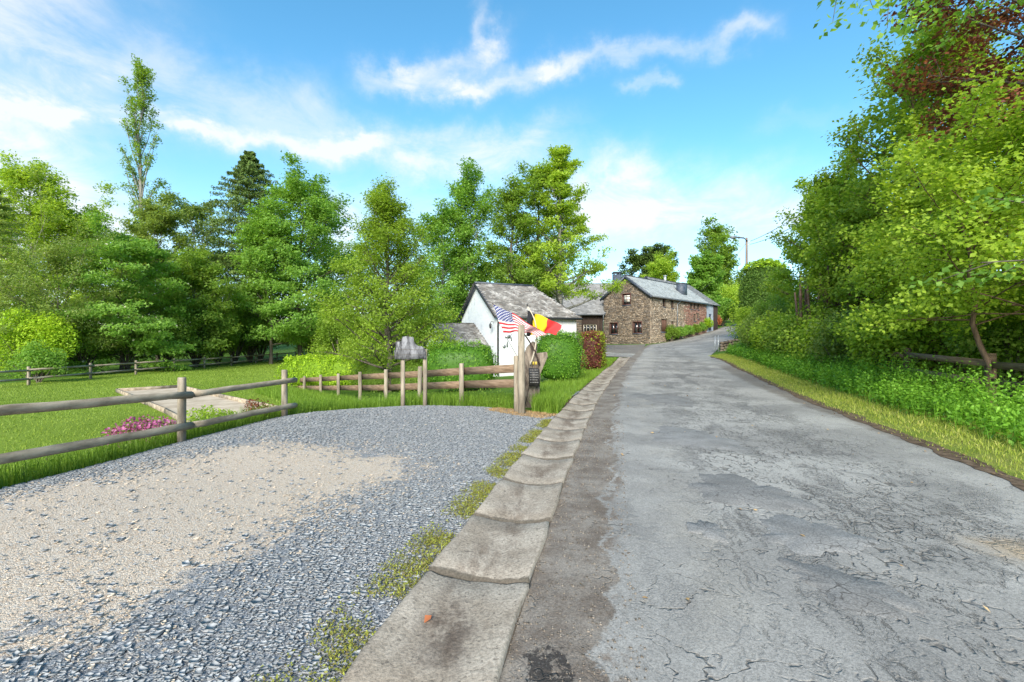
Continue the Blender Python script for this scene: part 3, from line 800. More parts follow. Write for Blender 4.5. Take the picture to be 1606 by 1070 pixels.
rg = np.random.default_rng(11)
n0 = 330000
px_ = rg.uniform(-6.0, 1.2, n0); py_ = 1.2 + 9.6 * rg.uniform(0, 1, n0) ** 1.0
keep = in_poly(px_, py_, GPOLY) & (np.abs(px_) < py_ * 1.2 + 0.3)
px_, py_ = px_[keep], py_[keep]
tn = tanness(px_, py_)
nz = rg.normal(0, .25, len(px_)) + np.sin(px_ * 3.1 + 1) * np.sin(py_ * 2.3 + px_) * 0.5 + np.sin(px_ * 7.3 + py_ * 5.1) * 0.25
prob = np.clip(1.2 - 1.35 * tn + 0.6 * nz, 0.10, 1) * np.clip(4.2 / py_, 0.5, 1)
keep = rg.uniform(0, 1, len(px_)) < prob
px_, py_, tn = px_[keep], py_[keep], tn[keep]
if len(px_) > 50000: px_, py_, tn = px_[:50000], py_[:50000], tn[:50000]
nn = len(px_)
size = rg.gamma(4.5, 0.0066, nn) * np.clip(0.85 + py_ * 0.035, 0.9, 1.25); size = np.clip(size, 0.010, 0.075)
zz = G(px_, py_) + 0.022 + rg.uniform(0, 0.010, nn)
val = rg.beta(5, 5, nn)[:, None]
cols = (1 - val) * np.array([[0.17, 0.178, 0.186]]) + val * np.array([[0.39, 0.40, 0.412]])
be = rg.uniform(0, 1, nn) < (0.05 + 0.72 * tn)
cols[be] = (0.7 + 0.6 * rg.uniform(0, 1, (be.sum(), 1))) * np.array([[0.56, 0.465, 0.365]])
size = np.where(be, size * 0.55, size)
chips('slate_chips', np.stack([px_, py_, zz], 1), size, size * 0.095, cols, M['chip'], 'loose blue grey slate chips strewn over the parking place', 'gravel', 5)

# small gravel pocket by the hedge
pk = [(1.25, 13.0), (1.5, 12.0), (1.55, 11.3)]; pk2 = [(2.05, 13.7), (1.75, 12.6), (1.45, 11.2)]
ribbon('gravel_pocket', [(0.95, 12.6), (1.1, 13.2), (1.5, 13.8)], [(1.45, 11.9), (1.75, 12.6), (2.0, 13.5)], 4, 0.2, 0.02, M['gravel'], 'small pocket of grey gravel between hedge and gutter', 'gravel', col=lambda V: np.zeros(len(V)))

# ---- concrete gutter: one channel, each dished slab a piece of its own
gutter = empty('concrete_gutter', (float(GL(5)) + .33, 5, 0), 'long dished concrete gutter of separate slabs beside the gravel parking place', 'gutter')
rg = np.random.default_rng(3)
yb = -2.3
joints = [yb]
for L_ in [1.05, 1.0, 1.05, 1.0, 1.04] : joints.append(joints[-1] + L_)
while joints[-1] < 27.5: joints.append(joints[-1] + rg.uniform(0.92, 1.06))
for i in range(len(joints) - 1):
    y0, y1 = joints[i] + 0.011, joints[i + 1] - 0.011
    us_ = [0, .035, .12, .21, .3, .4, .5, .6, .7, .79, .88, .965, 1]; vs_ = [0, .02, .25, .5, .75, .98, 1]; nu, nv = 12, 6; tilt = rg.normal(0, 0.012); yaw = rg.normal(0, 0.008); lift = rg.normal(0, 0.004)
    V = []; UV = []
    skew = rg.normal(0, 0.05)
    for b in range(nv + 1):
        for a in range(nu + 1):
            u = us_[a]; v = vs_[b]
            y = y0 + (y1 - y0) * v - 0.2 * (u - 0.5) * GUT + skew * (u - 0.5) + (0.010 * math.sin(u * 7 + i) + 0.006 * math.sin(u * 21 + 2 * i)) * (1 if b in (0, 1, nv - 1, nv) else 0)
            wob = (0.012 * math.sin(v * 5 + i * 2.1) + rg.normal(0, 0.004)) * (a in (0, nu))
            x = float(GL(y)) + GUT * u + yaw * (v - .5) + wob
            dish = -0.048 * (1 - (2 * u - 1) ** 2)
            z = 0.068 + dish + lift + (tilt * .5 - .004) * (v - 0.5) - (0.008 if b in (0, nv) else 0) - (0.008 if a in (0, nu) else 0) + rg.normal(0, .0015)
            V.append((x, y, z)); UV.append((u, v))
    V = np.array(V); V[:, 2] += G(V[:, 0], V[:, 1])
    m_ = (nu + 1) * (nv + 1)
    low = V.copy(); low[:, 2] -= 0.12
    ii = np.arange(m_).reshape(nv + 1, nu + 1)
    q = [np.stack([ii[:-1, :-1], ii[:-1, 1:], ii[1:, 1:], ii[1:, :-1]], -1).reshape(-1, 4)]
    ring = list(ii[0, :]) + list(ii[1:, -1]) + list(ii[-1, -2::-1]) + list(ii[-2:0:-1, 0])
    ring = np.array(ring); rn = np.roll(ring, -1)
    q.append(np.stack([ring + m_, rn + m_, rn, ring], 1))
    mesh_np('channel_slab', np.concatenate([V, low]), [np.concatenate(q)], M['concrete'], gutter, smooth=False, uv=np.array(UV + UV))

# bed of soil under the gutter joints
ribbon('gutter_bed', [(float(GL(y)) - 0.12, y) for y in np.arange(-4, 28, 1.)], [(float(GL(y)) + GUT + 0.08, y) for y in np.arange(-4, 28, 1.)], 4, 0.5, -0.004, M['soil'], 'dark soil bed showing in the gutter joints', 'soil', wobble=0.03)
# ---- right verge and its dark dirt edge, lawn, forest floors
VY = np.arange(-5, 30, 1.0)
ribbon('dirt_edge', [(float(RR(y)) - 0.05, y) for y in VY], [(float(RR(y)) + 0.20, y) for y in VY], 3, 0.12, 0.036, M['soil'], 'dark crumbly dirt along the right edge of the lane', 'soil', wobble=0.07, seed=4)
ribbon('verge', [(float(RR(y)) + 0.12, y) for y in VY], [(float(RR(y)) + 1.5, y) for y in VY], 6, 0.4, 0.034, M['verge'], 'mown yellowish grass verge right of the lane', 'verge', wobble=0.03, seed=6)
ribbon('lawn', [(-27, -4), (-27, 8), (-26.6, 20), (-26.4, 30), (-26.2, 45), (-25, 60)], [(-7.2, -4), (-7.0, 3), (-6.9, 7), (-7.2, 12.5), (-9.5, 25), (-12, 60)], 40, 0.5, 0.012, M['lawn'], 'bright mown lawn below the parking place', 'lawn')

# ================================================================== foliage tools
def norm(a): return a / (np.linalg.norm(a, axis=-1, keepdims=True) + 1e-9)


def leaves_arr(C, out, L, asp, rg, up=0.55, outw=0.5, droop=0.25, fold=0.12, tri=False):
    n = len(C)
    N = norm(rg.normal(0, 0.62, (n, 3)) + np.array([0, 0, up]) + out * outw)
    D = norm(np.cross(N, rg.normal(0, 1, (n, 3)))); D[:, 2] -= droop; D = norm(D)
    Sd = norm(np.cross(D, N)); N = np.cross(Sd, D)
    L = L[:, None]; Wd = L * asp
    if tri:
        V = np.stack([C - D * L * .4 - Sd * Wd * .5, C - D * L * .4 + Sd * Wd * .5, C + D * L * .6], 1).reshape(-1, 3)
        return V, (np.arange(n) * 3)[:, None] + np.array([[0, 1, 2]])
    b = C - D * L * 0.5; t = C + D * L * 0.5; c = C - D * L * 0.06
    l = c + Sd * Wd * 0.5 + N * Wd * fold; r = c - Sd * Wd * 0.5 + N * Wd * fold
    V = np.stack([b, l, t, r], 1).reshape(-1, 3)
    k = (np.arange(n) * 4)[:, None]
    Fc = np.concatenate([k + np.array([[0, 2, 1]]), k + np.array([[0, 3, 2]])])
    return V, Fc


def leaf_obj(name, C, out, L, val, mat, rg, parent=None, asp=0.62, **kw):
    V, Fc = leaves_arr(C, out, L, asp, rg, **kw)
    return mesh_np(name, V, [Fc], mat, parent, col=np.repeat(np.clip(val, 0, 1), 3 if kw.get('tri') else 4))


def tubes(branches, n=5):
    Vs, Qs, base = [], [], 0
    for pts, rad in branches:
        pts = np.asarray(pts, float); m = len(pts)
        d = np.gradient(pts, axis=0); d = norm(d)
        ref = np.where(np.abs(d[:, 2:3]) < 0.9, np.array([[0, 0, 1.0]]), np.array([[1.0, 0, 0]]))
        s = norm(np.cross(d, ref)); u = np.cross(s, d)
        a = np.linspace(0, 2 * np.pi, n, endpoint=False)
        ring = pts[:, None, :] + (s[:, None, :] * np.cos(a)[None, :, None] + u[:, None, :] * np.sin(a)[None, :, None]) * np.asarray(rad)[:, None, None]
        Vs.append(ring.reshape(-1, 3))
        ii = base + np.arange(m * n).reshape(m, n); jj = np.roll(ii, -1, 1)
        Qs.append(np.stack([ii[:-1], jj[:-1], jj[1:], ii[1:]], -1).reshape(-1, 4)); base += m * n
    return np.concatenate(Vs), np.concatenate(Qs)


def limb_path(p, d, L, bend, rg, m=6, wob=0.06):
    pts = [np.array(p, float)]; d = np.array(d, float)
    for _ in range(m - 1):
        d = d + np.array([0, 0, bend / (m - 1)]) + rg.normal(0, wob, 3); d = d / np.linalg.norm(d)
        pts.append(pts[-1] + d * L / (m - 1))
    return np.array(pts)


def tree(name, label, cat, x, y, h, Rc, env, nleaf, lsize, mat, seed, base_t=0.2, nlimb=26, elev=(0.2, 1.1), bend=0.25, nsub=5, clump=0.8, flat=0.65,
         trunk_r=None, bark='bark', lean=(0, 0), asp=0.62, group=None, multi=1, zoff=0.0, extra=(), droop=0.25, mix=None, sublen=0.42, topclump=True, up=0.8, tri=False):
    rg = np.random.default_rng(seed); z0 = g1(x, y) - 0.03 + zoff
    tri = y > 30 or tri
    if y > 30: nleaf = int(nleaf * 1.7); lsize *= .80
    root = empty(name, (x, y, z0), label, cat, group)
    tr = trunk_r or h * 0.014
    br = []; cl = []
    for mm in range(multi):
        a0 = rg.uniform(0, 6.28) + mm * 6.28 / multi
        sp = 0 if multi == 1 else Rc * 0.38
        b0 = np.array([x, y, z0]) + np.array([math.cos(a0), math.sin(a0), 0]) * (0 if multi == 1 else min(0.35, 0.12 * Rc))
        hh = h * (1 if mm == 0 else rg.uniform(0.72, 0.97))
        top = np.array([x + lean[0] + math.cos(a0) * sp, y + lean[1] + math.sin(a0) * sp, z0 + hh])
        t = np.linspace(0, 1, 11)
        tp = b0[None] * (1 - t)[:, None] + top[None] * t[:, None]
        tp[1:-1, :2] += rg.normal(0, 0.012 * h, (9, 2)) * 0.6
        rad = tr * (1 - t) ** 0.8 * (1 if multi == 1 else 0.75) + 0.012; rad[0] *= 1.35
        br.append((tp, rad))
        nl = max(5, int(nlimb / multi))
        for i in range(nl):
            tt = (i + rg.uniform(0, 1)) / nl; th = base_t + (1 - base_t) * tt
            p = np.array([np.interp(th, t, tp[:, k]) for k in range(3)])
            a = i * 2.39996 + rg.uniform(-0.5, 0.5)
            L = Rc * env(tt) * rg.uniform(0.72, 1.12) * (1 if multi == 1 else 0.75)
            e = elev[0] + (elev[1] - elev[0]) * tt + rg.normal(0, 0.12)
            d = np.array([math.cos(a) * math.cos(e), math.sin(a) * math.cos(e), math.sin(e)])
            lp = limb_path(p, d, L / max(0.35, math.cos(e)) if elev[1] < 1.25 else L * 1.6, bend, rg)
            r0 = max(0.012, np.interp(th, t, rad) * 0.45)
            br.append((lp, np.linspace(r0, 0.008, len(lp))))
            cl.append((lp[-1], 1.0))
            for j in range(nsub):
                s = 0.25 + 0.75 * (j + rg.uniform(0, 1)) / nsub
                q = np.array([np.interp(s, np.linspace(0, 1, len(lp)), lp[:, k]) for k in range(3)])
                dd = lp[-1] - lp[0]; dd = dd / (np.linalg.norm(dd) + 1e-6)
                sd = np.cross(dd, [0, 0, 1]) * (1 if j % 2 else -1) * rg.uniform(0.5, 1.1)
                v = dd * rg.uniform(0.3, 0.8) + sd + rg.normal(0, 0.25, 3) + np.array([0, 0, 0.15 + bend * 0.4])
                v = v / np.linalg.norm(v); sl = L * sublen * (1.1 - 0.45 * s) * rg.uniform(0.6, 1.2)
                sp_ = limb_path(q, v, sl, bend * 0.6, rg, 4)
                br.append((sp_, np.linspace(max(0.008, r0 * 0.4), 0.005, 4)))
                cl.append((sp_[-1], 0.85)); cl.append((sp_[2], 0.6))
        if topclump: cl.append((tp[-1], 0.7))
    for (p, q, n_) in extra:      # long boughs: start, end, clumps
        p = np.array(p); q = np.array(q); L = np.linalg.norm(q - p); lp = limb_path(p, (q - p) / L, L, -0.02, rg, 8, 0.03)
        br.append((lp, np.linspace(0.04, 0.008, 8)))
        for j in range(n_):
            s = 0.45 + 0.55 * (j + rg.uniform(0, 1)) / n_; c0 = np.array([np.interp(s, np.linspace(0, 1, 8), lp[:, k]) for k in range(3)])
            e = c0 + rg.normal(0, 0.35, 3) + np.array([0, 0, -.3]); br.append((np.array([c0, (c0 + e) / 2, e]), np.array([0.01, 0.007, 0.004]))); cl.append((e, -0.5)); cl.append(((c0 + e) / 2, -0.4))
    big = [b_ for b_ in br if b_[1][0] > .03]; thin = [b_ for b_ in br if b_[1][0] <= .03]
    if y > 30: big = [b_ if len(b_[0]) != 6 else (b_[0][[0, 2, 3, 5]], b_[1][[0, 2, 3, 5]]) for b_ in big]; thin = [(b_[0][[0, -1]], b_[1][[0, -1]]) for b_ in thin]
    tv, tq = tubes(big, 6 if y < 30 else 4)
    if thin: v2, q2 = tubes(thin, 3); tq = np.concatenate([tq, q2 + len(tv)]); tv = np.concatenate([tv, v2])
    mesh_np('trunk', tv, [tq], M[bark], root, smooth=True)
    cc = np.array([c for c, s in cl]); cs = np.array([s for c, s in cl]); ext = cs < 0; cs = np.abs(cs)
    pr = cs ** 1.6 * np.where(ext, 1.3, 1.0); pr = pr / pr.sum()
    which = rg.choice(len(cc), nleaf, p=pr)
    r = rg.normal(0, 1, (nleaf, 3)); r = norm(r) * (rg.uniform(0, 1, (nleaf, 1)) ** 0.5)
    off = r * (clump * cs[which])[:, None] * np.array([1, 1, flat])
    C = cc[which] + off
    zf = G(C[:, 0], C[:, 1]) + 0.06
    C[:, 2] = np.maximum(C[:, 2], zf + np.abs(rg.normal(0, 0.15, nleaf)))
    ctr = np.array([x, y, z0 + h * 0.5])
    out = norm(C - ctr)
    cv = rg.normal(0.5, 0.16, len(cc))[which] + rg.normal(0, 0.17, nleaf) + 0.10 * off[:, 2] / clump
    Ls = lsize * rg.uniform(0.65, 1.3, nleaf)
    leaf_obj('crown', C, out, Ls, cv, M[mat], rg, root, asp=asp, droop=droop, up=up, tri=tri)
    if mix:
        m2, frac, sz = mix; k = rg.uniform(0, 1, nleaf) < frac
        leaf_obj('blossoms', C[k] + np.array([0, 0, 0.08]), out[k], Ls[k] * sz, cv[k], M[m2], rg, root, asp=0.8)
    return root


def e_round(t): return math.sqrt(max(0.05, 1 - (2 * t - 0.9) ** 2)) if t > 0.45 else 0.75 + 0.5 * t
def e_cone(t): return 1.02 - 0.88 * t
def e_broad(t): return max(0.15, 1.0 - 0.75 * t ** 2.2) * (0.8 + 0.2 * min(1, t * 4))
def e_col(t): return (0.55 + 0.6 * t) if t < 0.55 else max(0.2, 0.9 - 1.3 * (t - 0.55))
def e_bush(t): return math.sqrt(max(0.08, 1 - (t * 0.95) ** 2))


def at(px, d): return ((px - CX) / F_PX * d, d)


def tree_px(name, label, cat, px, d, top_py, Rc, env, nleaf, mat, seed, lsize=None, **kw):
    x, y = at(px, d); zt = EYE - (top_py - CY) / F_PX * d
    h = zt - g1(x, y) - kw.pop('over', 0.25 + 0.5 * Rc)
    return tree(name, label, cat, x, y, h, Rc, env, nleaf, lsize or d * 0.0068, mat, seed, **kw)


def spruce(name, label, px, d, top_py, Rc, nleaf, seed, mat='needle', group=None, base_t=0.1):
    x, y = at(px, d); z0 = g1(x, y) - .03; h = EYE - (top_py - CY) / F_PX * d - z0
    rg = np.random.default_rng(seed); root = empty(name, (x, y, z0), label, 'tree', group)
    t = np.linspace(0, 1, 8); tp = np.stack([np.full(8, x), np.full(8, y), z0 + h * t], 1); br = [(tp, h * 0.012 * (1 - t) + 0.015)]
    C = []; cv = []; O = []
    nw = int(h * 1.5)
    per = max(20, nleaf // (nw * 9))
    for i in range(nw):
        tt = (i + 0.5) / nw; th = base_t + (1 - base_t) * tt; rr = min(Rc * (1.0 - tt) ** 0.75, Rc * .52) + 0.12
        for j in range(9):
            a = j * 0.698 + i * 0.5 + rg.uniform(-.25, .25); L = rr * rg.uniform(0.75, 1.15)
            d0 = np.array([math.cos(a), math.sin(a), 0.18])
            lp = limb_path([x, y, z0 + h * th], d0, L, -0.55 + 0.5 * tt, rg, 5, 0.04); br.append((lp, np.linspace(0.03, 0.006, 5)))
            s = rg.uniform(0.12, 1, per) ** 0.8
            q = np.stack([np.interp(s, np.linspace(0, 1, 5), lp[:, k]) for k in range(3)], 1)
            sd = np.array([-math.sin(a), math.cos(a), 0]); wdt = (0.34 * L * (1.1 - s) + 0.1)
            q = q + sd[None] * (rg.uniform(-1, 1, per) * wdt)[:, None]; q[:, 2] -= np.abs(rg.normal(0, 0.16, per)) + 0.03
            C.append(q); O.append(np.tile(d0, (per, 1))); cv.append(rg.normal(0.5, 0.14) + rg.normal(0, 0.18, per) + 0.25 * s - 0.1)
    C = np.concatenate(C); O = np.concatenate(O); cv = np.concatenate(cv)
    tv, tq = tubes([br[0]], 6); v2, q2 = tubes([(b_[0][[0, 2, 4]], b_[1][[0, 2, 4]]) for b_ in br[1:]], 3); tq = np.concatenate([tq, q2 + len(tv)]); tv = np.concatenate([tv, v2]); mesh_np('trunk', tv, [tq], M['bark_brown'], root, smooth=True)
    leaf_obj('crown', C, O, d * 0.0060 * rg.uniform(.6, 1.4, len(C)), cv, M[mat], rg, root, asp=0.36, droop=0.35, tri=True)
    return root


def bush(name, label, cat, x, y, h, rx, ry, nleaf, lsize, mat, seed, group=None, mix=None, z0=None, asp=0.62, lumps=14):
    """leafy shrub of overlapping clumps on real stems"""
    rg = np.random.default_rng(seed); z0 = g1(x, y) - 0.03 if z0 is None else z0
    tri = y > 26
    if tri: nleaf = int(nleaf * 1.6); lsize *= .74
    root = empty(name, (x, y, z0), label, cat, group)
    cl = []; br = []
    for i in range(lumps):
        a = i * 2.4 + rg.uniform(-.4, .4); r = math.sqrt((i + 0.5) / lumps) * 0.72
        zc = h * (0.32 + 0.5 * (1 - r ** 1.6) * rg.uniform(0.75, 1.1)) * (1 if i % 3 else 0.65)
        c = np.array([x + rx * r * math.cos(a), y + ry * r * math.sin(a), z0 + zc]); cl.append(c)
        m_ = (c + np.array([x, y, z0])) / 2 + rg.normal(0, 0.05 * rx, 3); m_[2] = z0 + zc * 0.5
        br.append((np.array([[x + rg.normal(0, .06), y + rg.normal(0, .06), z0], m_, c]), np.array([0.02 + 0.008 * h, 0.014 + .004 * h, 0.005])))
    tv, tq = tubes(br); mesh_np('stems', tv, [tq], M['bark'], root, smooth=True)
    cl = np.array(cl); w_ = rg.integers(0, lumps, nleaf)
    r = norm(rg.normal(0, 1, (nleaf, 3))) * (rg.uniform(0, 1, (nleaf, 1)) ** 0.33)
    sc = np.array([rx, ry, h]) * np.array([0.42, 0.42, 0.30])
    C = cl[w_] + r * sc * rg.uniform(0.75, 1.1, lumps)[w_][:, None]
    C[:, 2] = np.maximum(C[:, 2], G(C[:, 0], C[:, 1]) + np.abs(rg.normal(0, 0.08 * h, nleaf)) + 0.02)
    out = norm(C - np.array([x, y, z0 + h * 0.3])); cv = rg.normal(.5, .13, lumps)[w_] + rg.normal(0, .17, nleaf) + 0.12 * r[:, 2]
    Ls = lsize * rg.uniform(.65, 1.3, nleaf)
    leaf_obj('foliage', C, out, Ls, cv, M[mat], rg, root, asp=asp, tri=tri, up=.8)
    if mix:
        m2, frac, sz, zmin = mix; k = (rg.uniform(0, 1, nleaf) < frac) & (r[:, 2] > zmin) & (C[:, 2] > z0 + h * 0.45)
        leaf_obj('flowers', C[k] + out[k] * 0.05, out[k], Ls[k] * sz, cv[k], M[m2], rg, root, asp=0.85)
    return root


def hedge(name, label, cx, cy, ang, lx, ly, h, nleaf, lsize, mat, seed, round_=0.35, mats2=None, wave=0.06, zbase=None, cat='hedge', power=4.0):
    """clipped hedge: superellipsoid shell of leaves over a solid dark core"""
    rg = np.random.default_rng(seed); z0 = (g1(cx, cy) - 0.03) if zbase is None else zbase
    root = empty(name, (cx, cy, z0), label, cat)
    def surf(dv):
        k = (np.abs(dv) ** power).sum(1) ** (-1 / power); return dv * k[:, None]
    # points uniform over a box shell, pushed onto the superellipsoid
    nb = nleaf; p = rg.uniform(-1, 1, (nb, 3)); ax = rg.choice(3, nb, p=np.array([ly * h, lx * h, lx * ly]) / (ly * h + lx * h + lx * ly)); sg = np.where(rg.uniform(0, 1, nb) < .5, -1, 1)
    sg = np.where(ax == 2, 1, sg); p[np.arange(nb), ax] = sg
    s = surf(p)
    lump = np.sin(s[:, 0] * lx * 2.6 + seed) * np.cos(s[:, 1] * ly * 3.1 + s[:, 2] * h * 2.3) * wave + np.sin(s[:, 0] * lx * 6 + s[:, 2] * 7) * wave * 0.4
    sc = np.array([lx, ly, h]) / 2
    q = s * (sc + lump[:, None]) + norm(s / sc) * rg.normal(-0.02, 0.045, (nb, 1)) * (1 + 4 * lsize)
    ca, sa = math.cos(ang), math.sin(ang)
    C = np.stack([cx + q[:, 0] * ca - q[:, 1] * sa, cy + q[:, 0] * sa + q[:, 1] * ca, z0 + h / 2 + q[:, 2]], 1)
    C[:, 2] = np.maximum(C[:, 2], G(C[:, 0], C[:, 1]) + 0.02)
    o = s ** 3; o = norm(np.stack([o[:, 0] * ca - o[:, 1] * sa, o[:, 0] * sa + o[:, 1] * ca, o[:, 2]], 1))
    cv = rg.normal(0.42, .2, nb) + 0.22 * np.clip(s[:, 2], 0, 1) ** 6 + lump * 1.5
    L = lsize * rg.uniform(.6, 1.3, nb)
    if mats2:
        m2, fn = mats2; k = rg.uniform(0, 1, nb) < fn(s)
        leaf_obj('foliage', C[~k], o[~k], L[~k], cv[~k], M[mat], rg, root, outw=0.8); leaf_obj('young_leaves', C[k], o[k], L[k], cv[k], M[m2], rg, root, outw=0.8)
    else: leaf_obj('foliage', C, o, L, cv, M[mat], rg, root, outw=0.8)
    # solid core inside in the dark leaf tone, blocks the view through
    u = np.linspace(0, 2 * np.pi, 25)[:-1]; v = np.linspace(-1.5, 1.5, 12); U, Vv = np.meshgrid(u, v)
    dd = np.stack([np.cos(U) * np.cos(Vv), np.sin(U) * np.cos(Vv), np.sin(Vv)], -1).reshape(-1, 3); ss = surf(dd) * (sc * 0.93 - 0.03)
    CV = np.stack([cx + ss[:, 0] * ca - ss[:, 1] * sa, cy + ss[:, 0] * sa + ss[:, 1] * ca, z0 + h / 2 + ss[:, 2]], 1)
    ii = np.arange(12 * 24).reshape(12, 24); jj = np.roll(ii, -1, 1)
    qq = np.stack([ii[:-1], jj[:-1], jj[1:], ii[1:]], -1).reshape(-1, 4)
    mesh_np('inner_core', CV, [qq], M[mat], root, col=np.full(len(CV), 0.1))
    return root


def grass(name, pts, hgt, wid, val, mat, label, cat, seed, lean=0.35, parent=None, seg=2):
    rg = np.random.default_rng(seed); n = len(pts)
    a = rg.uniform(0, 6.28, n); s = np.stack([np.cos(a), np.sin(a), np.zeros(n)], 1) * (wid / 2)[:, None]
    b = rg.uniform(0, 6.28, n); ln = np.abs(rg.normal(0, lean, n)) * hgt; d = np.stack([np.cos(b) * ln, np.sin(b) * ln, np.zeros(n)], 1)
    up = np.zeros((n, 3)); up[:, 2] = hgt
    if seg == 2:
        V = np.stack([pts - s, pts + s, pts + up * 0.55 + d * 0.3 + s * 0.75, pts + up * 0.55 + d * 0.3 - s * 0.75, pts + up * np.sqrt(np.clip(1 - 0.3 * (ln / hgt)[:, None], .3, 1)) + d], 1).reshape(-1, 3)
        k = (np.arange(n) * 5)[:, None]; fs = [k + np.array([[0, 1, 2, 3]]), k + np.array([[3, 2, 4]])]; rep = 5
    else:
        V = np.stack([pts - s, pts + s, pts + up + d], 1).reshape(-1, 3)
        fs = [(np.arange(n) * 3)[:, None] + np.array([[0, 1, 2]])]; rep = 3
    o = mesh_np(name, V, fs, M[mat], parent, col=np.repeat(np.clip(val, 0, 1), rep))
    if parent is None: tag(o, label, cat, kind='stuff')
    return o


def scatter(n, left, right, seed, pow_=1.0):
    """random points between two polylines"""
    rg = np.random.default_rng(seed); left = np.array(left, float); right = np.array(right, float); m = (left + right) / 2
    s = np.concatenate([[0], np.cumsum(np.linalg.norm(np.diff(m, axis=0), axis=1))]); t = rg.uniform(0, s[-1], n); u = rg.uniform(0, 1, n) ** pow_
    L = np.stack([np.interp(t, s, left[:, k]) for k in (0, 1)], 1); Rr = np.stack([np.interp(t, s, right[:, k]) for k in (0, 1)], 1)
    p = L * (1 - u)[:, None] + Rr * u[:, None]
    return np.concatenate([p, G(p[:, 0], p[:, 1])[:, None]], 1), u


# ================================================================== buildings
class Fr:
    """wall frame: origin (x,y), along-wall unit a, outward normal n"""
    def __init__(s, O, a, n): s.O = np.array(O, float); s.a = np.array(a, float); s.n = np.array(n, float)
    def pt(s, a, z, n=0.0): q = s.O + s.a * a + s.n * n; return Vector((q[0], q[1], z))
    def az(s, px, py):
        r = np.array([(px - CX) / F_PX, 1.0]); d = (s.O @ s.n) / (r @ s.n); q = r * d
        return float((q - s.O) @ s.a), EYE - (py - CY) / F_PX * d
    def rect(s, x0, y0, x1, y1):
        ym = (y0 + y1) / 2; xm = (x0 + x1) / 2
        a0, a1 = s.az(x0, ym)[0], s.az(x1, ym)[0]; z1, z0 = s.az(xm, y0)[1], s.az(xm, y1)[1]
        return (min(a0, a1), max(a0, a1), z0, z1)
    def box(s, mb, a0, a1, z0, z1, n0, n1, c=0.5):
        return mb.hexa([s.pt(a0, z0, n0), s.pt(a1, z0, n0), s.pt(a1, z0, n1), s.pt(a0, z0, n1), s.pt(a0, z1, n0), s.pt(a1, z1, n0), s.pt(a1, z1, n1), s.pt(a0, z1, n1)], c)


def wall_faces(mb, fr, a0, a1, z0, z1, opens, depth=0.22, top=None):
    ac = sorted(set([a0, a1] + [o[0] for o in opens] + [o[1] for o in opens])); zc = sorted(set([z0, z1] + [o[2] for o in opens] + [o[3] for o in opens]))
    for i in range(len(ac) - 1):
        for j in range(len(zc) - 1):
            ma, mz = (ac[i] + ac[i + 1]) / 2, (zc[j] + zc[j + 1]) / 2
            if any(o[0] < ma < o[1] and o[2] < mz < o[3] for o in opens): continue
            mb._add([fr.pt(ac[i], zc[j]), fr.pt(ac[i + 1], zc[j]), fr.pt(ac[i + 1], zc[j + 1]), fr.pt(ac[i], zc[j + 1])], [(0, 1, 2, 3)])
    for (p, q, r, t) in opens:
        for e in (((p, r), (q, r)), ((q, r), (q, t)), ((q, t), (p, t)), ((p, t), (p, r))):
            mb._add([fr.pt(*e[0]), fr.pt(*e[1]), fr.pt(*e[1], -depth), fr.pt(*e[0], -depth)], [(0, 1, 2, 3)])
    if top: mb.poly([fr.pt(*p) for p in top])


def stonework(fr, a0, a1, z0, ztop, opens, palette, rg, hmin=0.07, hmax=0.14, lmin=0.14, lmax=0.42, ground=None):
    """courses of separate proud stones; ztop(a) gives the wall top"""
    V = []; Qs = []; Cc = []
    zmax = max(ztop(a) for a in np.linspace(a0, a1, 30)); z = z0
    while z < zmax:
        hh = rg.uniform(hmin, hmax); a = a0 - rg.uniform(0, 0.2)
        while a < a1:
            L = rg.uniform(lmin, lmax); p, q = max(a, a0), min(a + L, a1); mz = z + hh / 2
            if q - p > 0.05 and z + hh * 0.75 < min(ztop(p), ztop(q)) and not any(o[0] - 0.02 < q and p < o[1] + 0.02 and o[2] < mz < o[3] for o in opens):
                g = 0.012; b = len(V); n1 = rg.uniform(0.008, 0.045); j = rg.uniform(-0.012, 0.012, 8)
                for (aa, zz_, nn_) in ((p + g, z + g, 0), (q - g, z + g, 0), (q - g, z + hh - g, 0), (p + g, z + hh - g, 0),
                                       (p + g * 1.8 + j[0], z + g * 1.6 + j[1], n1), (q - g * 1.8 + j[2], z + g * 1.6 + j[3], n1), (q - g * 1.8 + j[4], z + hh - g * 1.6 + j[5], n1), (p + g * 1.8 + j[6], z + hh - g * 1.6 + j[7], n1)):
                    V.append(tuple(fr.pt(aa, zz_, nn_)))
                Qs += [(b + 4, b + 5, b + 6, b + 7), (b, b + 1, b + 5, b + 4), (b + 1, b + 2, b + 6, b + 5), (b + 2, b + 3, b + 7, b + 6), (b + 3, b, b + 4, b + 7)]
                c = palette(a, z, rg); Cc += [c] * 8
            a += L
        z += hh
    return np.array(V), np.array(Qs), np.array(Cc)


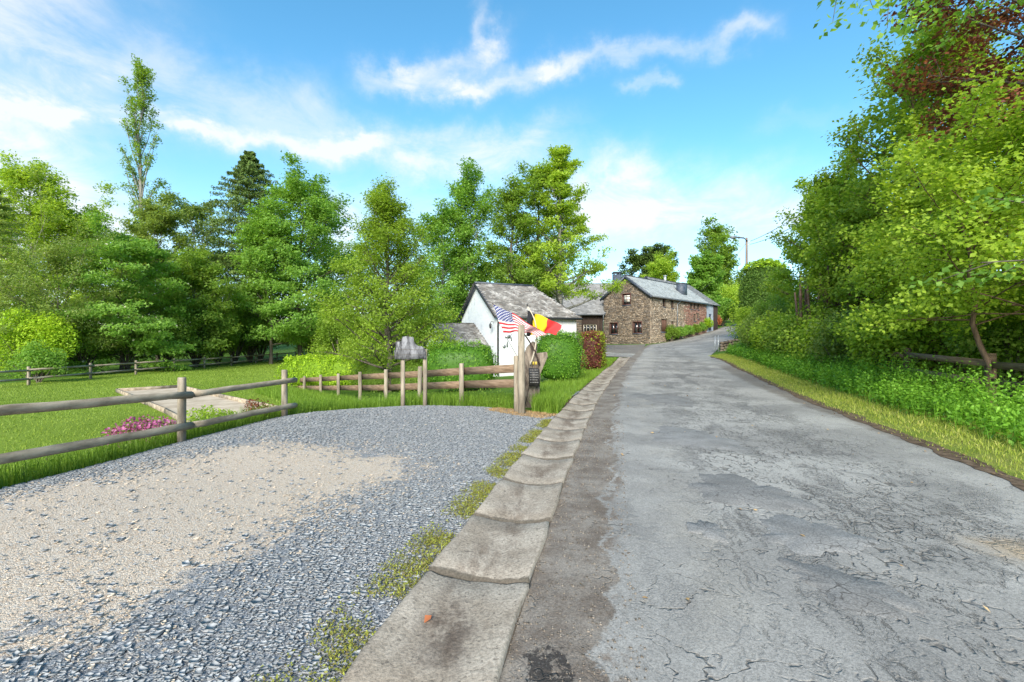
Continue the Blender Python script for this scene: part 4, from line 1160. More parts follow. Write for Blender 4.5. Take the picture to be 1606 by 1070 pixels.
def slates(poly, up_hint, wl, hl, rg, palette, thick=0.012, jit=0.1):
    """overlapping slates over a planar roof polygon (3D points, first edge = eave)"""
    pts = [np.array(p, float) for p in poly]; e = pts[1] - pts[0]; e /= np.linalg.norm(e)
    nrm = np.cross(e, pts[2] - pts[0]); nrm /= np.linalg.norm(nrm)
    if nrm[2] < 0: nrm = -nrm
    u = np.cross(nrm, e)
    if u[2] < 0: u = -u
    P2 = np.array([[(p - pts[0]) @ e, (p - pts[0]) @ u] for p in pts])
    V = []; Qs = []; Cc = []; row = 0; v = 0.0
    vmax = P2[:, 1].max(); umin, umax = P2[:, 0].min(), P2[:, 0].max()
    while v < vmax:
        a = umin - (wl / 2 if row % 2 else 0)
        while a < umax:
            c = np.array([[a + wl / 2, v + hl * 0.45]])
            if in_poly(c[:, 0], c[:, 1], P2)[0]:
                d = rg.normal(0, jit, 4) * hl; lift = rg.uniform(0.018, 0.034); g = 0.004
                a_, b_ = a + g, a + wl - g
                lo, hi = v - 0.02 + d[0] * 0.3, v + hl * 1.25
                q = [(a_ + d[2] * .15, lo, lift), (b_ + d[3] * .15, lo + d[1] * .2, lift), (b_, hi, 0.006), (a_, hi, 0.006)]
                bse = len(V)
                for (x_, y_, z_) in q: V.append(pts[0] + e * x_ + u * y_ + nrm * z_)
                for (x_, y_, z_) in q[:2]: V.append(pts[0] + e * x_ + u * y_ + nrm * (z_ - thick - 0.01))
                Qs += [(bse, bse + 1, bse + 2, bse + 3), (bse + 4, bse + 5, bse + 1, bse)]
                Cc += [palette(rg)] * 6
            a += wl
        v += hl; row += 1
    return np.array(V), np.array(Qs), np.array(Cc)


def roof_side(name, poly, off, mat, mat_s, parent, rg, pal, wl, hl):
    mb = MB(); mb.slab(poly, off); o = mb.build(name, mat, parent)
    V, q, c = slates(poly, None, wl, hl, rg, pal)
    s = mesh_np('slates', V, [q], mat_s, o, col=c); s['kind'] = 'stuff'
    return o


def window(parent, fr, r, frame_mat, bars=(1, 1), depth=0.14, fw=0.07, sill=True, lintel=None, surround=None, name='window'):
    a0, a1, z0, z1 = r; g = 0.004
    mb = MB()
    fr.box(mb, a0 + g, a0 + fw, z0 + g, z1 - g, -depth, -depth + .06); fr.box(mb, a1 - fw, a1 - g, z0 + g, z1 - g, -depth, -depth + .06)
    fr.box(mb, a0 + fw, a1 - fw, z0 + g, z0 + fw, -depth, -depth + .057); fr.box(mb, a0 + fw, a1 - fw, z1 - fw, z1 - g, -depth, -depth + .057)
    for i in range(1, bars[0] + 1):
        x = a0 + (a1 - a0) * i / (bars[0] + 1); fr.box(mb, x - .028, x + .028, z0 + fw, z1 - fw, -depth, -depth + .05)
    for i in range(1, bars[1] + 1):
        z = z0 + (z1 - z0) * i / (bars[1] + 1); fr.box(mb, a0 + fw, a1 - fw, z - .02, z + .02, -depth, -depth + .045)
    o = mb.build(name, frame_mat, parent)
    nb = bars[0] + 1
    for i in range(nb):
        p = MB(); x0 = a0 + (a1 - a0) * i / nb + .02; x1 = a0 + (a1 - a0) * (i + 1) / nb - .02
        fr.box(p, x0, x1, z0 + .02, z1 - .02, -depth + .008, -depth + .018); p.build('pane', M['glass'], o)
    if sill:
        s = MB(); fr.box(s, a0 - .08, a1 + .08, z0 - .09, z0 - .003, -depth, .07); s.build('sill', M['slate_clad'], o)
    if surround:
        s = MB(); fr.box(s, a0 - .07, a0 - .002, z0, z1 + .1, -.02, .035); fr.box(s, a1 + .002, a1 + .07, z0, z1 + .1, -.02, .035); fr.box(s, a0 - .002, a1 + .002, z1 + .002, z1 + .1, -.02, .033)
        s.build('surround', surround, o)
    return o


def pal_slate_light(rg): k = 1.75 * rg.uniform(.8, 1.2); return (0.185 * k, 0.195 * k, 0.195 * k)
def pal_slate_dark(rg): k = 1.7 * rg.uniform(.7, 1.3); return (0.105 * k, 0.105 * k, 0.105 * k)
def pal_slate_old(rg): k = rg.uniform(.6, 1.35); return (0.165 * k, 0.158 * k, 0.15 * k)


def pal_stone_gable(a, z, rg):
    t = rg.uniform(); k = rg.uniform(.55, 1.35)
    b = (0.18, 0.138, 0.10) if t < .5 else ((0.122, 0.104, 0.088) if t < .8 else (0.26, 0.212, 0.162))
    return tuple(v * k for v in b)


def pal_stone_side(a, z, rg):  # sunlight on this wall put into the stone colours: paler than the gable's
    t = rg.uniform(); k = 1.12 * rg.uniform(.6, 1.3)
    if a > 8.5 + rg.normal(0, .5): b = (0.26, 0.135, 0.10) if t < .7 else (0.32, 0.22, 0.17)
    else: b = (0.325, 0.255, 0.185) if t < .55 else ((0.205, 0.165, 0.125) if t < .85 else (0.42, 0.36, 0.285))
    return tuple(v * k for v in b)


rgb = np.random.default_rng(21)
S2 = 1 / math.sqrt(2)
# ---- stone house
SH = empty('stone_house', (15.07, 50, 0.9), 'long two storey rubble stone house with grey slate roof at the bend', 'house')
fs_ = Fr((15.07, 50), (S2, S2), (S2, -S2)); fg = Fr((15.07, 50), (-S2, S2), (-S2, -S2))
LH, WH, ZE, ZR, ZB = 15.0, 6.0, 6.57, 8.85, 0.4
og = {'top': fg.rect(976.5, 461.5, 988.5, 478.5), 'l': fg.rect(956.7, 507, 968.3, 524), 'r': fg.rect(993, 505.5, 1006, 523)}
og = {k: v for k, v in og.items()}
mb = MB(); wall_faces(mb, fg, 0, WH, ZB, ZE, [og['l'], og['r']], 0.2)
# gable triangle with its window
t_ = og['top']
def gz(a): return ZE + (ZR - ZE) * (1 - abs(a - WH / 2) / (WH / 2))
lo_ = ZE
if t_[2] < ZE:      # window crosses the eave line: rebuild as one wall
    mb = MB(); wall_faces(mb, fg, 0, WH, ZB, ZE, [og['l'], og['r'], (t_[0], t_[1], t_[2], ZE)], 0.2)
    mb._add([fg.pt(t_[0], ZE), fg.pt(t_[0], t_[3]), fg.pt(t_[0], t_[3], -.2), fg.pt(t_[0], ZE, -.2)], [(0, 1, 2, 3)])
for (p0, p1) in ((0, t_[0]), (t_[1], WH)):
    for q0, q1 in zip(np.linspace(p0, p1, 5)[:-1], np.linspace(p0, p1, 5)[1:]):
        mb._add([fg.pt(q0, ZE), fg.pt(q1, ZE), fg.pt(q1, gz(q1)), fg.pt(q0, gz(q0))], [(0, 1, 2, 3)])
mb.poly([fg.pt(t_[0], max(t_[3], ZE)), fg.pt(t_[1], max(t_[3], ZE)), fg.pt(t_[1], gz(t_[1])), fg.pt(WH / 2, ZR), fg.pt(t_[0], gz(t_[0]))])
os_ = {'u1': fs_.rect(1040, 468.5, 1043.4, 481.5), 'u2': fs_.rect(1053, 471, 1056, 483.5), 'u3': fs_.rect(1083, 475.5, 1085.4, 485), 'u4': fs_.rect(1088.3, 476.5, 1090.6, 485.5), 'u5': fs_.rect(1094, 477.5, 1096.2, 486),
       'door': fs_.rect(1037.3, 501, 1046.4, 520.5), 'l1': fs_.rect(1054, 503.5, 1056.4, 513), 'l2': fs_.rect(1088.5, 492, 1090.8, 504), 'l3': fs_.rect(1094, 492, 1096.2, 500)}
wall_faces(mb, fs_, 0, LH, ZB, ZE, list(os_.values()), 0.2)
# back and far walls
bk = Fr(tuple(fg.O + fg.a * WH), (S2, S2), (-S2, S2)); wall_faces(mb, bk, 0, LH, ZB, ZE, [])
mb.build('wall', M['mortar'], SH)
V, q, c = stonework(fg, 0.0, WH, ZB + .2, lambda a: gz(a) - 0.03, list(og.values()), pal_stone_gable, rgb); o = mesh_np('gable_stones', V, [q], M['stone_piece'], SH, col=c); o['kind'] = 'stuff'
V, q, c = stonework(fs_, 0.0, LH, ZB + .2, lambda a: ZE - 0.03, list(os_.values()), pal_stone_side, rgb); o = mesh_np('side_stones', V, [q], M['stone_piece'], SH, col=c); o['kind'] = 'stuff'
for k in ('l', 'r'): window(SH, fg, og[k], M['red_frame'], (1, 1), fw=0.09, surround=M['red_frame'])
window(SH, fg, og['top'], M['red_frame'], (1, 1), fw=0.10, surround=M['red_frame'])
# lace curtain behind the attic window
mb = MB(); a0, a1, z0, z1 = og['top']; fg.box(mb, a0 + .13, a1 - .13, z0 + (z1 - z0) * .3, z1 - .13, -.118, -.110); mb.build('curtain', M['marker_white'], SH)
for k in ('u1', 'u2', 'u3', 'u4', 'u5', 'l1', 'l2', 'l3'): window(SH, fs_, os_[k], M['red_frame'], (0, 1), fw=0.05, depth=0.16)
a0, a1, z0, z1 = os_['door']
dr = MB(); fs_.box(dr, a0 + .004, a1 - .004, z0 + .004, z1 - .004, -.16, -.10); sh_ = dr.build('shutter', M['shutter'], SH)
for i in range(5):
    pl = MB(); w_ = (a1 - a0 - .02) / 5; fs_.box(pl, a0 + .01 + i * w_ + .008, a0 + .01 + (i + 1) * w_ - .008, z0 + .02, z1 - .02, -.099, -.075, c=rgb.uniform(.2, .8)); pl.build('plank', M['shutter'], sh_)
pl = MB(); fs_.box(pl, a0 - .1, a1 + .1, z0 - .12, z0 - .002, -.15, .06); pl.build('sill', M['slate_clad'], sh_)
ov, vg = 0.32, 0.28        # eave and verge overhang
sl = (ZR - ZE) / (WH / 2)
def hp(l, o, z): q = np.array([15.07, 50]) + np.array([S2, S2]) * l + np.array([-S2, S2]) * o; return (q[0], q[1], z)
ze_ = ZE - sl * ov
roof_side('roof', [hp(-vg, -ov, ze_ + .1), hp(LH + .1, -ov, ze_ + .1), hp(LH + .1, WH / 2, ZR + .1), hp(-vg, WH / 2, ZR + .1)], (0, 0, -.09), M['slate_clad'], M['slate_piece'], SH, rgb, pal_slate_light, 0.34, 0.26)
roof_side('roof', [hp(LH + .1, WH + ov, ze_ + .1), hp(-vg, WH + ov, ze_ + .1), hp(-vg, WH / 2, ZR + .099), hp(LH + .1, WH / 2, ZR + .099)], (0, 0, -.09), M['slate_clad'], M['slate_piece'], SH, rgb, pal_slate_light, 0.34, 0.26)
mb = MB()
mb.bar(hp(-vg - .02, -ov, ze_ - .05), hp(-vg - .02, WH / 2, ZR - .05), .05, .24); mb.build('barge_board', M['slate_clad'], SH)
mb = MB(); mb.bar(hp(-vg - .02, WH + ov, ze_ - .05), hp(-vg - .02, WH / 2, ZR - .045), .05, .24); mb.build('barge_board', M['slate_clad'], SH)
mb = MB(); mb.tube([hp(-.2, -ov - .06, ze_ + .0), hp(LH, -ov - .06, ze_ - .03)], .07, 8); mb.build('eaves_gutter', M['zinc'], SH)
a_dp = fs_.az(1061, 495)[0]
mb = MB(); mb.tube([fs_.pt(a_dp + .5, ze_ - .05, ov), fs_.pt(a_dp + .25, ze_ - .3, .2), fs_.pt(a_dp, ze_ - .5, .1), fs_.pt(a_dp, 1.6, .1)], .055, 8); mb.build('downpipe', M['zinc'], SH)
mb = MB(); mb.bar(hp(-vg, WH / 2, ZR + .13), hp(LH, WH / 2, ZR + .13), .24, .06); mb.build('ridge_cap', M['slate_clad'], SH)
# slate clad chimney on the road side slope
al, zl = fs_.az(1070.5, 455); 
cl_ = 9.6; co_ = 1.15
mb = MB(); c0 = hp(cl_, co_, 0); zc = ZE + sl * co_
for (l0, o0, l1, o1) in ((cl_, co_ - .35, cl_ + 1.35, co_ + .45),):
    b4 = [hp(l0, o0, zc - .5), hp(l1, o0, zc - .5), hp(l1, o1, zc - .5), hp(l0, o1, zc - .5)]; t4 = [(p[0], p[1], zc + 1.3) for p in b4]; mb.hexa([*b4, *t4])
ch = mb.build('chimney', M['slate_clad'], SH)
mb = MB()
mb.hexa([*[hp(cl_ + a, co_ + b, zc + 1.3) for a, b in ((-.06, -.41), (1.41, -.41), (1.41, .51), (-.06, .51))], *[hp(cl_ + a, co_ + b, zc + 1.38) for a, b in ((-.06, -.41), (1.41, -.41), (1.41, .51), (-.06, .51))]]); mb.build('chimney_cap', M['zinc'], ch)

# ---- barn behind and beyond the stone house
BN = empty('barn', hp(17, 4, 2.5), 'dark roofed barn with white doorway joined to the far end of the stone house', 'barn')
WB, ZRB, LB0, LB1 = 8.0, 9.45, 6.2, 18.7
zb_ = ZE - .10; slb = (ZRB - zb_) / (WB / 2)
fb = Fr(tuple(np.array(hp(LH, 0, 0))[:2]), (S2, S2), (S2, -S2))
ow = fb.rect(1104, 485.5, 1108.5, 506)
ow = (0.75, 1.65, 2.9, 5.1)
mb = MB(); wall_faces(mb, Fr(fb.O + fb.n * .012, fb.a, fb.n), 0, 2.2, 1.8, zb_, [ow], .15); mb.build('plaster_wall', M['plaster_shaded'], BN)
mb = MB(); Fr.box(fb, mb, ow[0] + .003, ow[1] - .003, ow[2], ow[3] - .003, -.12, -.06); dq = mb.build('door', M['door_blue'], BN)
mb = MB(); Fr.box(fb, mb, ow[0] + .1, ow[1] - .1, ow[2] + 1.1, ow[3] - .2, -.058, -.05); mb.build('door_pane', M['glass'], dq)
for i in range(8):
    w_ = (LB1 - LH - 2.2) / 8; mb = MB(); Fr.box(fb, mb, 2.2 + i * w_ + .006, 2.2 + (i + 1) * w_ - .006, 1.8, zb_ - .02, -.06, .03 + .012 * (i % 2), c=rgb.uniform(.2, .9)); mb.build('plank', M['dark_wood'], BN)
mb = MB()
fe = Fr(hp(LB1, 0, 0)[:2], (-S2, S2), (S2, S2)); wall_faces(mb, fe, 0, WB, 1.8, zb_, []); mb.poly([fe.pt(0, zb_), fe.pt(WB, zb_), fe.pt(WB / 2, ZRB - .05)])
fk = Fr(hp(LB0, WB, 0)[:2], (S2, S2), (-S2, S2)); wall_faces(mb, fk, 0, LB1 - LB0, 1.0, zb_, [])
fn = Fr(hp(LB0, WH + .05, 0)[:2], (-S2, S2), (-S2, -S2)); wall_faces(mb, fn, 0, WB - WH - .05, 1.0, zb_, [])
mb.build('wall', M['dark_wood'], BN)
zo = zb_ - slb * .35
roof_side('roof', [hp(LB0, -.25, zb_ - slb * .25 + .08), hp(LB1 + .3, -.25, zb_ - slb * .25 + .08), hp(LB1 + .3, WB / 2, ZRB + .08), hp(LB0, WB / 2, ZRB + .08)], (0, 0, -.09), M['slate_clad'], M['slate_piece'], BN, rgb, pal_slate_dark, 0.34, 0.26)
roof_side('roof', [hp(LB1 + .3, WB + .35, zo + .08), hp(LB0, WB + .35, zo + .08), hp(LB0, WB / 2, ZRB + .079), hp(LB1 + .3, WB / 2, ZRB + .079)], (0, 0, -.09), M['slate_clad'], M['slate_piece'], BN, rgb, pal_slate_dark, 0.34, 0.26)
mb = MB(); zt = ZRB - .4; mb.tube([hp(11, WB / 2 - .2, zt), hp(11, WB / 2 - .2, zt + 1.0)], .16, 10); mb.tube([hp(11, WB / 2 - .2, zt + 1.0), hp(11, WB / 2 - .2, zt + 1.08)], .24, 10); mb.build('vent_pipe', M['galv'], BN)

# ---- left wing with timber front
LW = empty('timber_wing', (7, 54.5, 1.0), 'dark timber fronted wing with slate roof left of the stone house', 'house')
fw_ = Fr((10.75, 54.3), (-1, 0), (0, -1)); Lw = 10.5; zew = 4.85
orr = fw_.rect(915, 509, 936, 522); orr = (orr[0], orr[1], orr[2], orr[3])
mb = MB(); wall_faces(mb, fw_, 0, Lw, .4, zew, [orr], .15); mb.poly([(10.75 - Lw, 54.3, .4), (10.75 - Lw, 54.3, zew), (10.75 - Lw, 62.8, zew), (10.75 - Lw, 62.8, .4)]); mb.build('wall', M['dark_wood'], LW)
x = 0.0; i = 0
while x < Lw - .2:
    w_ = .34
    if not (orr[0] - .02 < x + w_ and x < orr[1] + .02):
        mb = MB(); fw_.box(mb, x + .008, x + w_ - .008, .5, zew - .05, .004, .022 + .008 * (i % 2), c=rgb.uniform(.2, .9)); mb.build('plank', M['dark_wood'], LW)
    x += w_; i += 1
window(LW, fw_, orr, M['cream_frame'], (3, 0), fw=.09)
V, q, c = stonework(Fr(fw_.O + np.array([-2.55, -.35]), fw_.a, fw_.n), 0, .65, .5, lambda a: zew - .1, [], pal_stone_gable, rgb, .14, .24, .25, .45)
mb = MB(); Fr((8.2, 53.95), (-1, 0), (0, -1)).box(mb, 0, .65, .4, zew - .1, -.4, 0); pr_ = mb.build('pier', M['mortar'], LW)
mesh_np('pier_stones', V, [q], M['stone_piece'], pr_, col=c)
xr, xl = 13.5, 10.75 - Lw - .3; ye, yr, zr_ = 53.75, 58.4, 8.86
roof_side('roof', [(xl, ye, zew - .25), (10.9, ye, zew - .25), (xr, yr, zr_), (xl, yr, zr_)], (0, 0, -.09), M['slate_clad'], M['slate_piece'], LW, rgb, pal_slate_dark, .34, .26)
roof_side('roof', [(xr, 63.1, zew - .25), (xl, 63.1, zew - .25), (xl, yr, zr_ - .001), (xr, yr, zr_ - .001)], (0, 0, -.09), M['slate_clad'], M['slate_piece'], LW, rgb, pal_slate_dark, .34, .26)
mb = MB(); mb.tube([(xl, ye - .06, zew - .27), (10.9, ye - .06, zew - .29)], .07, 8); mb.build('eaves_gutter', M['zinc'], LW)
mb = MB(); mb.tube([(10.7, ye - .06, zew - .33), (10.72, 53.95, zew - .8), (10.72, 54.1, zew - 1.1), (10.72, 54.1, 1.1)], .05, 8); mb.build('downpipe', M['zinc'], LW)
c1 = P(962, 427, 57.2); c2 = P(973.5, 447, 57.2)
mb = MB(); mb.box((c1.x, 56.8, 7.2), (c2.x, 57.8, c1.z - .35)); ch = mb.build('chimney', M['slate_clad'], LW)
for (u0, v0) in ((0, 0), (.78, 0), (0, .82), (.78, .82), (.39, 0)):
    mb = MB(); xx = c1.x + u0 * (c2.x - c1.x - .1); yy = 56.82 + v0; mb.box((xx, yy, c1.z - .35), (xx + .12, yy + .12, c1.z - .12)); mb.build('chimney_leg', M['slate_clad'], ch)
mb = MB(); mb.box((c1.x - .06, 56.74, c1.z - .12), (c2.x + .06, 57.86, c1.z)); mb.build('chimney_cap', M['slate_clad'], ch)

# ---- white cottage
th = R(25); ca, sa = math.cos(th), math.sin(th)
WC = empty('white_cottage', (-.73, 22, -.2), 'small whitewashed cottage with lichen covered slate roof behind the flags', 'cottage')
ff = Fr((-.73, 22), (ca, sa), (sa, -ca)); fl = Fr((-.73, 22), (-sa, ca), (-ca, -sa))
Lc, Wc, zec, zrc, tr_ = 4.5, 5.2, 2.78, 4.5, 3.25
def wp(l, o, z): q = np.array([-.73, 22]) + np.array([ca, sa]) * l + np.array([-sa, ca]) * o; return (q[0], q[1], z)
mb = MB(); wall_faces(mb, ff, 0, Lc, -.6, zec, []); wall_faces(mb, fl, 0, Wc, -.6, zec, []); mb.poly([fl.pt(0, zec), fl.pt(Wc, zec), fl.pt(Wc / 2, zrc)])
mb.poly([wp(Lc, 0, -.6), wp(Lc, Wc, -.6), wp(Lc, Wc, zec), wp(Lc, 0, zec)]); mb.poly([wp(0, Wc, -.6), wp(Lc, Wc, -.6), wp(Lc, Wc, zec), wp(0, Wc, zec)])
mb.build('wall', M['whitewash'], WC)
slc = (zrc - zec) / (Wc / 2); oe = .22; ze2 = zec - slc * oe + .06; zr2 = zrc + .06
roof_side('roof', [wp(-.16, -oe, ze2), wp(Lc + .15, -oe, ze2), wp(tr_, Wc / 2, zr2), wp(-.16, Wc / 2, zr2)], (0, 0, -.07), M['slate_clad'], M['slate_lichen'], WC, rgb, pal_slate_old, .20, .14)
roof_side('roof', [wp(Lc + .15, Wc + oe, ze2), wp(-.16, Wc + oe, ze2), wp(-.16, Wc / 2, zr2 - .001), wp(tr_, Wc / 2, zr2 - .001)], (0, 0, -.07), M['slate_clad'], M['slate_lichen'], WC, rgb, pal_slate_old, .20, .14)
roof_side('hip', [wp(Lc + .15, -oe, ze2 - .002), wp(Lc + .15, Wc + oe, ze2 - .002), wp(tr_, Wc / 2, zr2 - .003)], (0, 0, -.07), M['slate_clad'], M['slate_lichen'], WC, rgb, pal_slate_old, .20, .14)
mb = MB(); mb.bar(wp(-.18, -oe, ze2 - .06), wp(-.18, Wc / 2, zr2 - .06), .03, .13); mb.build('barge_board', M['black_metal'], WC)
mb = MB(); mb.bar(wp(-.18, Wc + oe, ze2 - .06), wp(-.18, Wc / 2, zr2 - .055), .03, .13); mb.build('barge_board', M['black_metal'], WC)
mb = MB(); mb.tube([wp(-.1, -oe - .05, ze2 - .05), wp(Lc + .2, -oe - .05, ze2 - .06)], .055, 8); mb.build('eaves_gutter', M['black_metal'], WC)
mb = MB(); mb.tube([wp(-.02, -oe - .02, ze2 - .08), wp(.03, -.1, ze2 - .3), wp(.03, -.07, ze2 - .45), wp(.03, -.07, -.15)], .04, 8); mb.build('downpipe', M['black_metal'], WC)
mb = MB(); mb.tube([wp(-.16, Wc / 2, zr2 + .03), wp(tr_, Wc / 2, zr2 + .03)], .06, 6); mb.build('ridge_cap', M['slate_clad'], WC)
# lamp by the corner, and the meter pipes on the front wall
aa, zz_ = fl.az(770, 501)
mb = MB(); mb.tube([fl.pt(.32, 2.42, 0), fl.pt(.32, 2.44, .16), fl.pt(.32, 2.36, .2)], .015, 6); lp_ = mb.build('lamp_bracket', M['black_metal'], WC)
mb = MB(); mb.tube([fl.pt(.32, 2.36, .2), fl.pt(.32, 2.30, .2), fl.pt(.32, 2.13, .2), fl.pt(.32, 2.10, .2)], [.025, .07, .055, .02], 6); mb.build('lantern', M['black_metal'], lp_)
a1_, z1_ = ff.az(795, 528)
mb = MB(); ff.box(mb, a1_ - .12, a1_ + .16, z1_ - .06, z1_ + .08, 0, .06); ff.box(mb, a1_ - .03, a1_ + .03, z1_ - .5, z1_ - .06, .004, .05); ff.box(mb, a1_ + .2, a1_ + .24, z1_ - .2, z1_ + .14, .004, .05); mb.build('service_box', M['galv'], WC)
mb = MB(); mb.tube([ff.pt(a1_, z1_ - .1, .03), ff.pt(a1_ + .5, z1_ - .9, .03)], .012, 5); mb.build('service_pipe', M['zinc'], WC)
mb = MB(); c_ = ff.az(790, 543); mb.tube([ff.pt(c_[0], c_[1], 0), ff.pt(c_[0], c_[1], .05)], .09, 10); mb.build('round_vent', M['galv'], WC)

# ---- low annex against the cottage gable
AX = empty('cottage_annex', wp(-1.1, 3, -.3), 'low white annex with mossy slate roof against the left gable of the cottage', 'outbuilding')
def ap(t, wv, z): return wp(-t, wv, z)
TA = 2.15; w0, wr, w1 = .89, 3.07, 5.25; za, zra = 1.22, 2.38
mb = MB(); mb.poly([ap(TA, w0 + .1, -.7), ap(TA, w1 - .1, -.7), ap(TA, w1 - .1, za), ap(TA, wr, zra - .05), ap(TA, w0 + .1, za)])
mb.poly([ap(.01, w0 + .1, -.7), ap(TA, w0 + .1, -.7), ap(TA, w0 + .1, za), ap(.01, w0 + .1, za)]); mb.poly([ap(.01, w1 - .1, -.7), ap(TA, w1 - .1, -.7), ap(TA, w1 - .1, za), ap(.01, w1 - .1, za)])
mb.build('wall', M['whitewash'], AX)
roof_side('roof', [ap(TA + .12, w0 - .12, za - .04), ap(.02, w0 - .12, za - .04), ap(.02, wr, zra + .05), ap(TA + .12, wr, zra + .05)], (0, 0, -.07), M['slate_clad'], M['slate_lichen'], AX, rgb, pal_slate_old, .20, .14)
roof_side('roof', [ap(.02, w1 + .12, za - .04), ap(TA + .12, w1 + .12, za - .04), ap(TA + .12, wr, zra + .049), ap(.02, wr, zra + .049)], (0, 0, -.07), M['slate_clad'], M['slate_lichen'], AX, rgb, pal_slate_old, .20, .14)
mb = MB(); mb.tube([ap(TA + .1, w0 - .17, za - .07), ap(.03, w0 - .17, za - .08)], .05, 8); mb.build('eaves_gutter', M['black_metal'], AX)

# ================================================================== fences and small things
def knotty(p, q, r, rg, n=10):
    p, q = Vector(p), Vector(q); pts = []; rad = []
    for i in range(n + 1):
        t = i / n; pts.append(p.lerp(q, t) + Vector((0, 0, rg.normal(0, .004)))); rad.append(r * (1 + rg.normal(0, .035)))
    return pts, rad


def round_post(x, y, z0, z1, r, parent, rg, mat='post_wood', name='post'):
    mb = MB(); lx, ly = rg.normal(0, .008, 2)
    mb.tube([(x, y, z0), (x + lx * .5, y + ly * .5, (z0 + z1) / 2), (x + lx, y + ly, z1 - .02), (x + lx, y + ly, z1)], [r * 1.03, r, r * .98, r * .9], 12, c=rg.uniform(.25, .75))
    return mb.build(name, M[mat], parent)


rgf = np.random.default_rng(31)
# ---- round rail fence beside the parking place
NF = empty('round_rail_fence', (-4.85, 6.75, -.02), 'weathered round log rail fence on the near left edge of the gravel', 'fence')
line = lambda y: (-4.8 + .178 * (y - 6.75) - .06, y)
zt_, zl_ = {}, {}
for (y, top) in ((2.25, .98), (4.5, 1.0), (6.75, .965), (9.0, .935)):
    x, _ = line(y); round_post(x, y, g1(x, y) - .25, top, .056, NF, rgf)
for (za_, zb2, zc_) in ((.86, .71, .725), (.34, .25, .225)):
    pa, pb, pc = line(1.9), line(6.80), line(9.18)
    mb = MB(); pp, rr_ = knotty((pa[0] + .10, pa[1], za_ + .05), (pb[0] + .10, pb[1], zb2), .054, rgf, 14); mb.tube(pp, rr_, 12, c=rgf.uniform(.4, .7)); mb.build('rail', M['rail_wood'], NF, smooth=True)
    mb = MB(); pp, rr_ = knotty((pb[0] + .10, pb[1] + .015, zb2), (pc[0] + .10, pc[1], zc_), .050, rgf, 10); mb.tube(pp, rr_, 12, c=rgf.uniform(.4, .7)); mb.build('rail', M['rail_wood'], NF, smooth=True)

# ---- board fence running down to the lawn
BF = empty('board_fence', (-3.73, 13.6, -.3), 'brown two board fence on round posts running down behind the gravel', 'fence')
bpos = [(.10, 9.52), (-1.185, 10.8), (-2.46, 12.2), (-3.73, 13.6), (-4.99, 15.1), (-6.27, 16.6), (-7.54, 18.1), (-8.87, 19.6), (-10.0, 20.9)]
btop = [EYE - (py - CY) / F_PX * p[1] for p, py in zip(bpos, (558, 570, 575, 579.6, 583.5, 586, 588, 590.5, 592))]
ub = [EYE - (py - CY) / F_PX * p[1] for p, py in zip(bpos, (578, 582.5, 587, 589.5, 591.5, 593.3, 594.8, 595.8, 597))]
lb = [EYE - (py - CY) / F_PX * p[1] for p, py in zip(bpos, (601.5, 603.5, 606, 608.2, 608.6, 608.8, 608.8, 608.6, 608.4))]
for (x, y), zt2 in zip(bpos, btop): round_post(x, y, g1(x, y) - .3, zt2, .058, BF, rgf)
nb_ = Vector((.707, .707, 0)) * .075
for i in range(len(bpos) - 1):
    for zz2 in (ub, lb):
        a = Vector((*bpos[i], zz2[i])) + nb_; b = Vector((*bpos[i + 1], zz2[i + 1])) + nb_; d = (b - a).normalized() * .01
        mb = MB(); mb.bar(a - d * (-1 if i else 12), b - d, .035, .175, c=rgf.uniform(.15, .85)); mb.build('board', M['board_wood'], BF)

# ---- tall flag post
FP = empty('flag_post', (.2, 9.4, 0), 'tall weathered round post at the gutter end of the board fence', 'post')
mb = MB(); mb.tube([(.195, 9.32, -.3), (.195, 9.32, .6), (.19, 9.32, 1.2), (.19, 9.32, 1.80), (.19, 9.32, 1.83)], [.074, .072, .070, .068, .06], 14, c=.45); mb.build('post', M['post_wood'], FP, smooth=True)
mb = MB()
for k in range(4):
    a = 1.9 + k * .9; mb.tube([(.19 + .071 * math.cos(a), 9.32 + .071 * math.sin(a), .3 + .4 * k), (.19 + .072 * math.cos(a + .06), 9.32 + .072 * math.sin(a + .06), .8 + .3 * k)], .004, 4)
mb.build('drying_crack', M['bark'], FP)

# ---- carved stump with plaque, carrying the flags
ST = empty('memorial_stump', (.46, 10.55, 0), 'weathered split log stump with a dark plaque standing behind the flag post', 'stump')
st_out = [(-.20, -.15), (-.23, .5), (-.17, .9), (-.20, 1.15), (-.12, 1.36), (.02, 1.50), (.12, 1.42), (.10, 1.22), (.34, 1.25), (.36, 1.13), (.14, 1.06), (.19, .7), (.17, .3), (.22, -.15)]
mb = MB(); mb.slab([(.46 + x, 10.47 + .02 * math.sin(z * 9), z) for x, z in st_out], (0, .22, 0)); 
o = mb.build('log', M['stump_wood'], ST); bv = o.modifiers.new('bevel', 'BEVEL'); bv.width = .025; bv.segments = 2; bv.limit_method = 'ANGLE'
mb = MB(); pc0 = P(829, 577, 10.36); pc1 = P(846, 606, 10.36)
mb.slab([(pc0.x, 10.40, pc0.z), (pc1.x, 10.40, pc0.z - .02), (pc1.x + .01, 10.34, pc1.z), (pc0.x + .01, 10.34, pc1.z)], (0, -.025, 0)); pq = mb.build('plaque', M['plaque'], ST)
for i in range(6):
    z = pc0.z - .06 - i * .055; yy = 10.374 - .06 * (pc0.z - z) / (pc0.z - pc1.z)
    mb = MB(); x = pc0.x + .03
    while x < pc1.x - .04:
        L = rgf.uniform(.014, .035); mb.box((x, yy - .008, z), (min(x + L, pc1.x - .025), yy - .003, z + .016)); x += L + .009
    mb.build('text_line', M['plaque_ink'], pq)
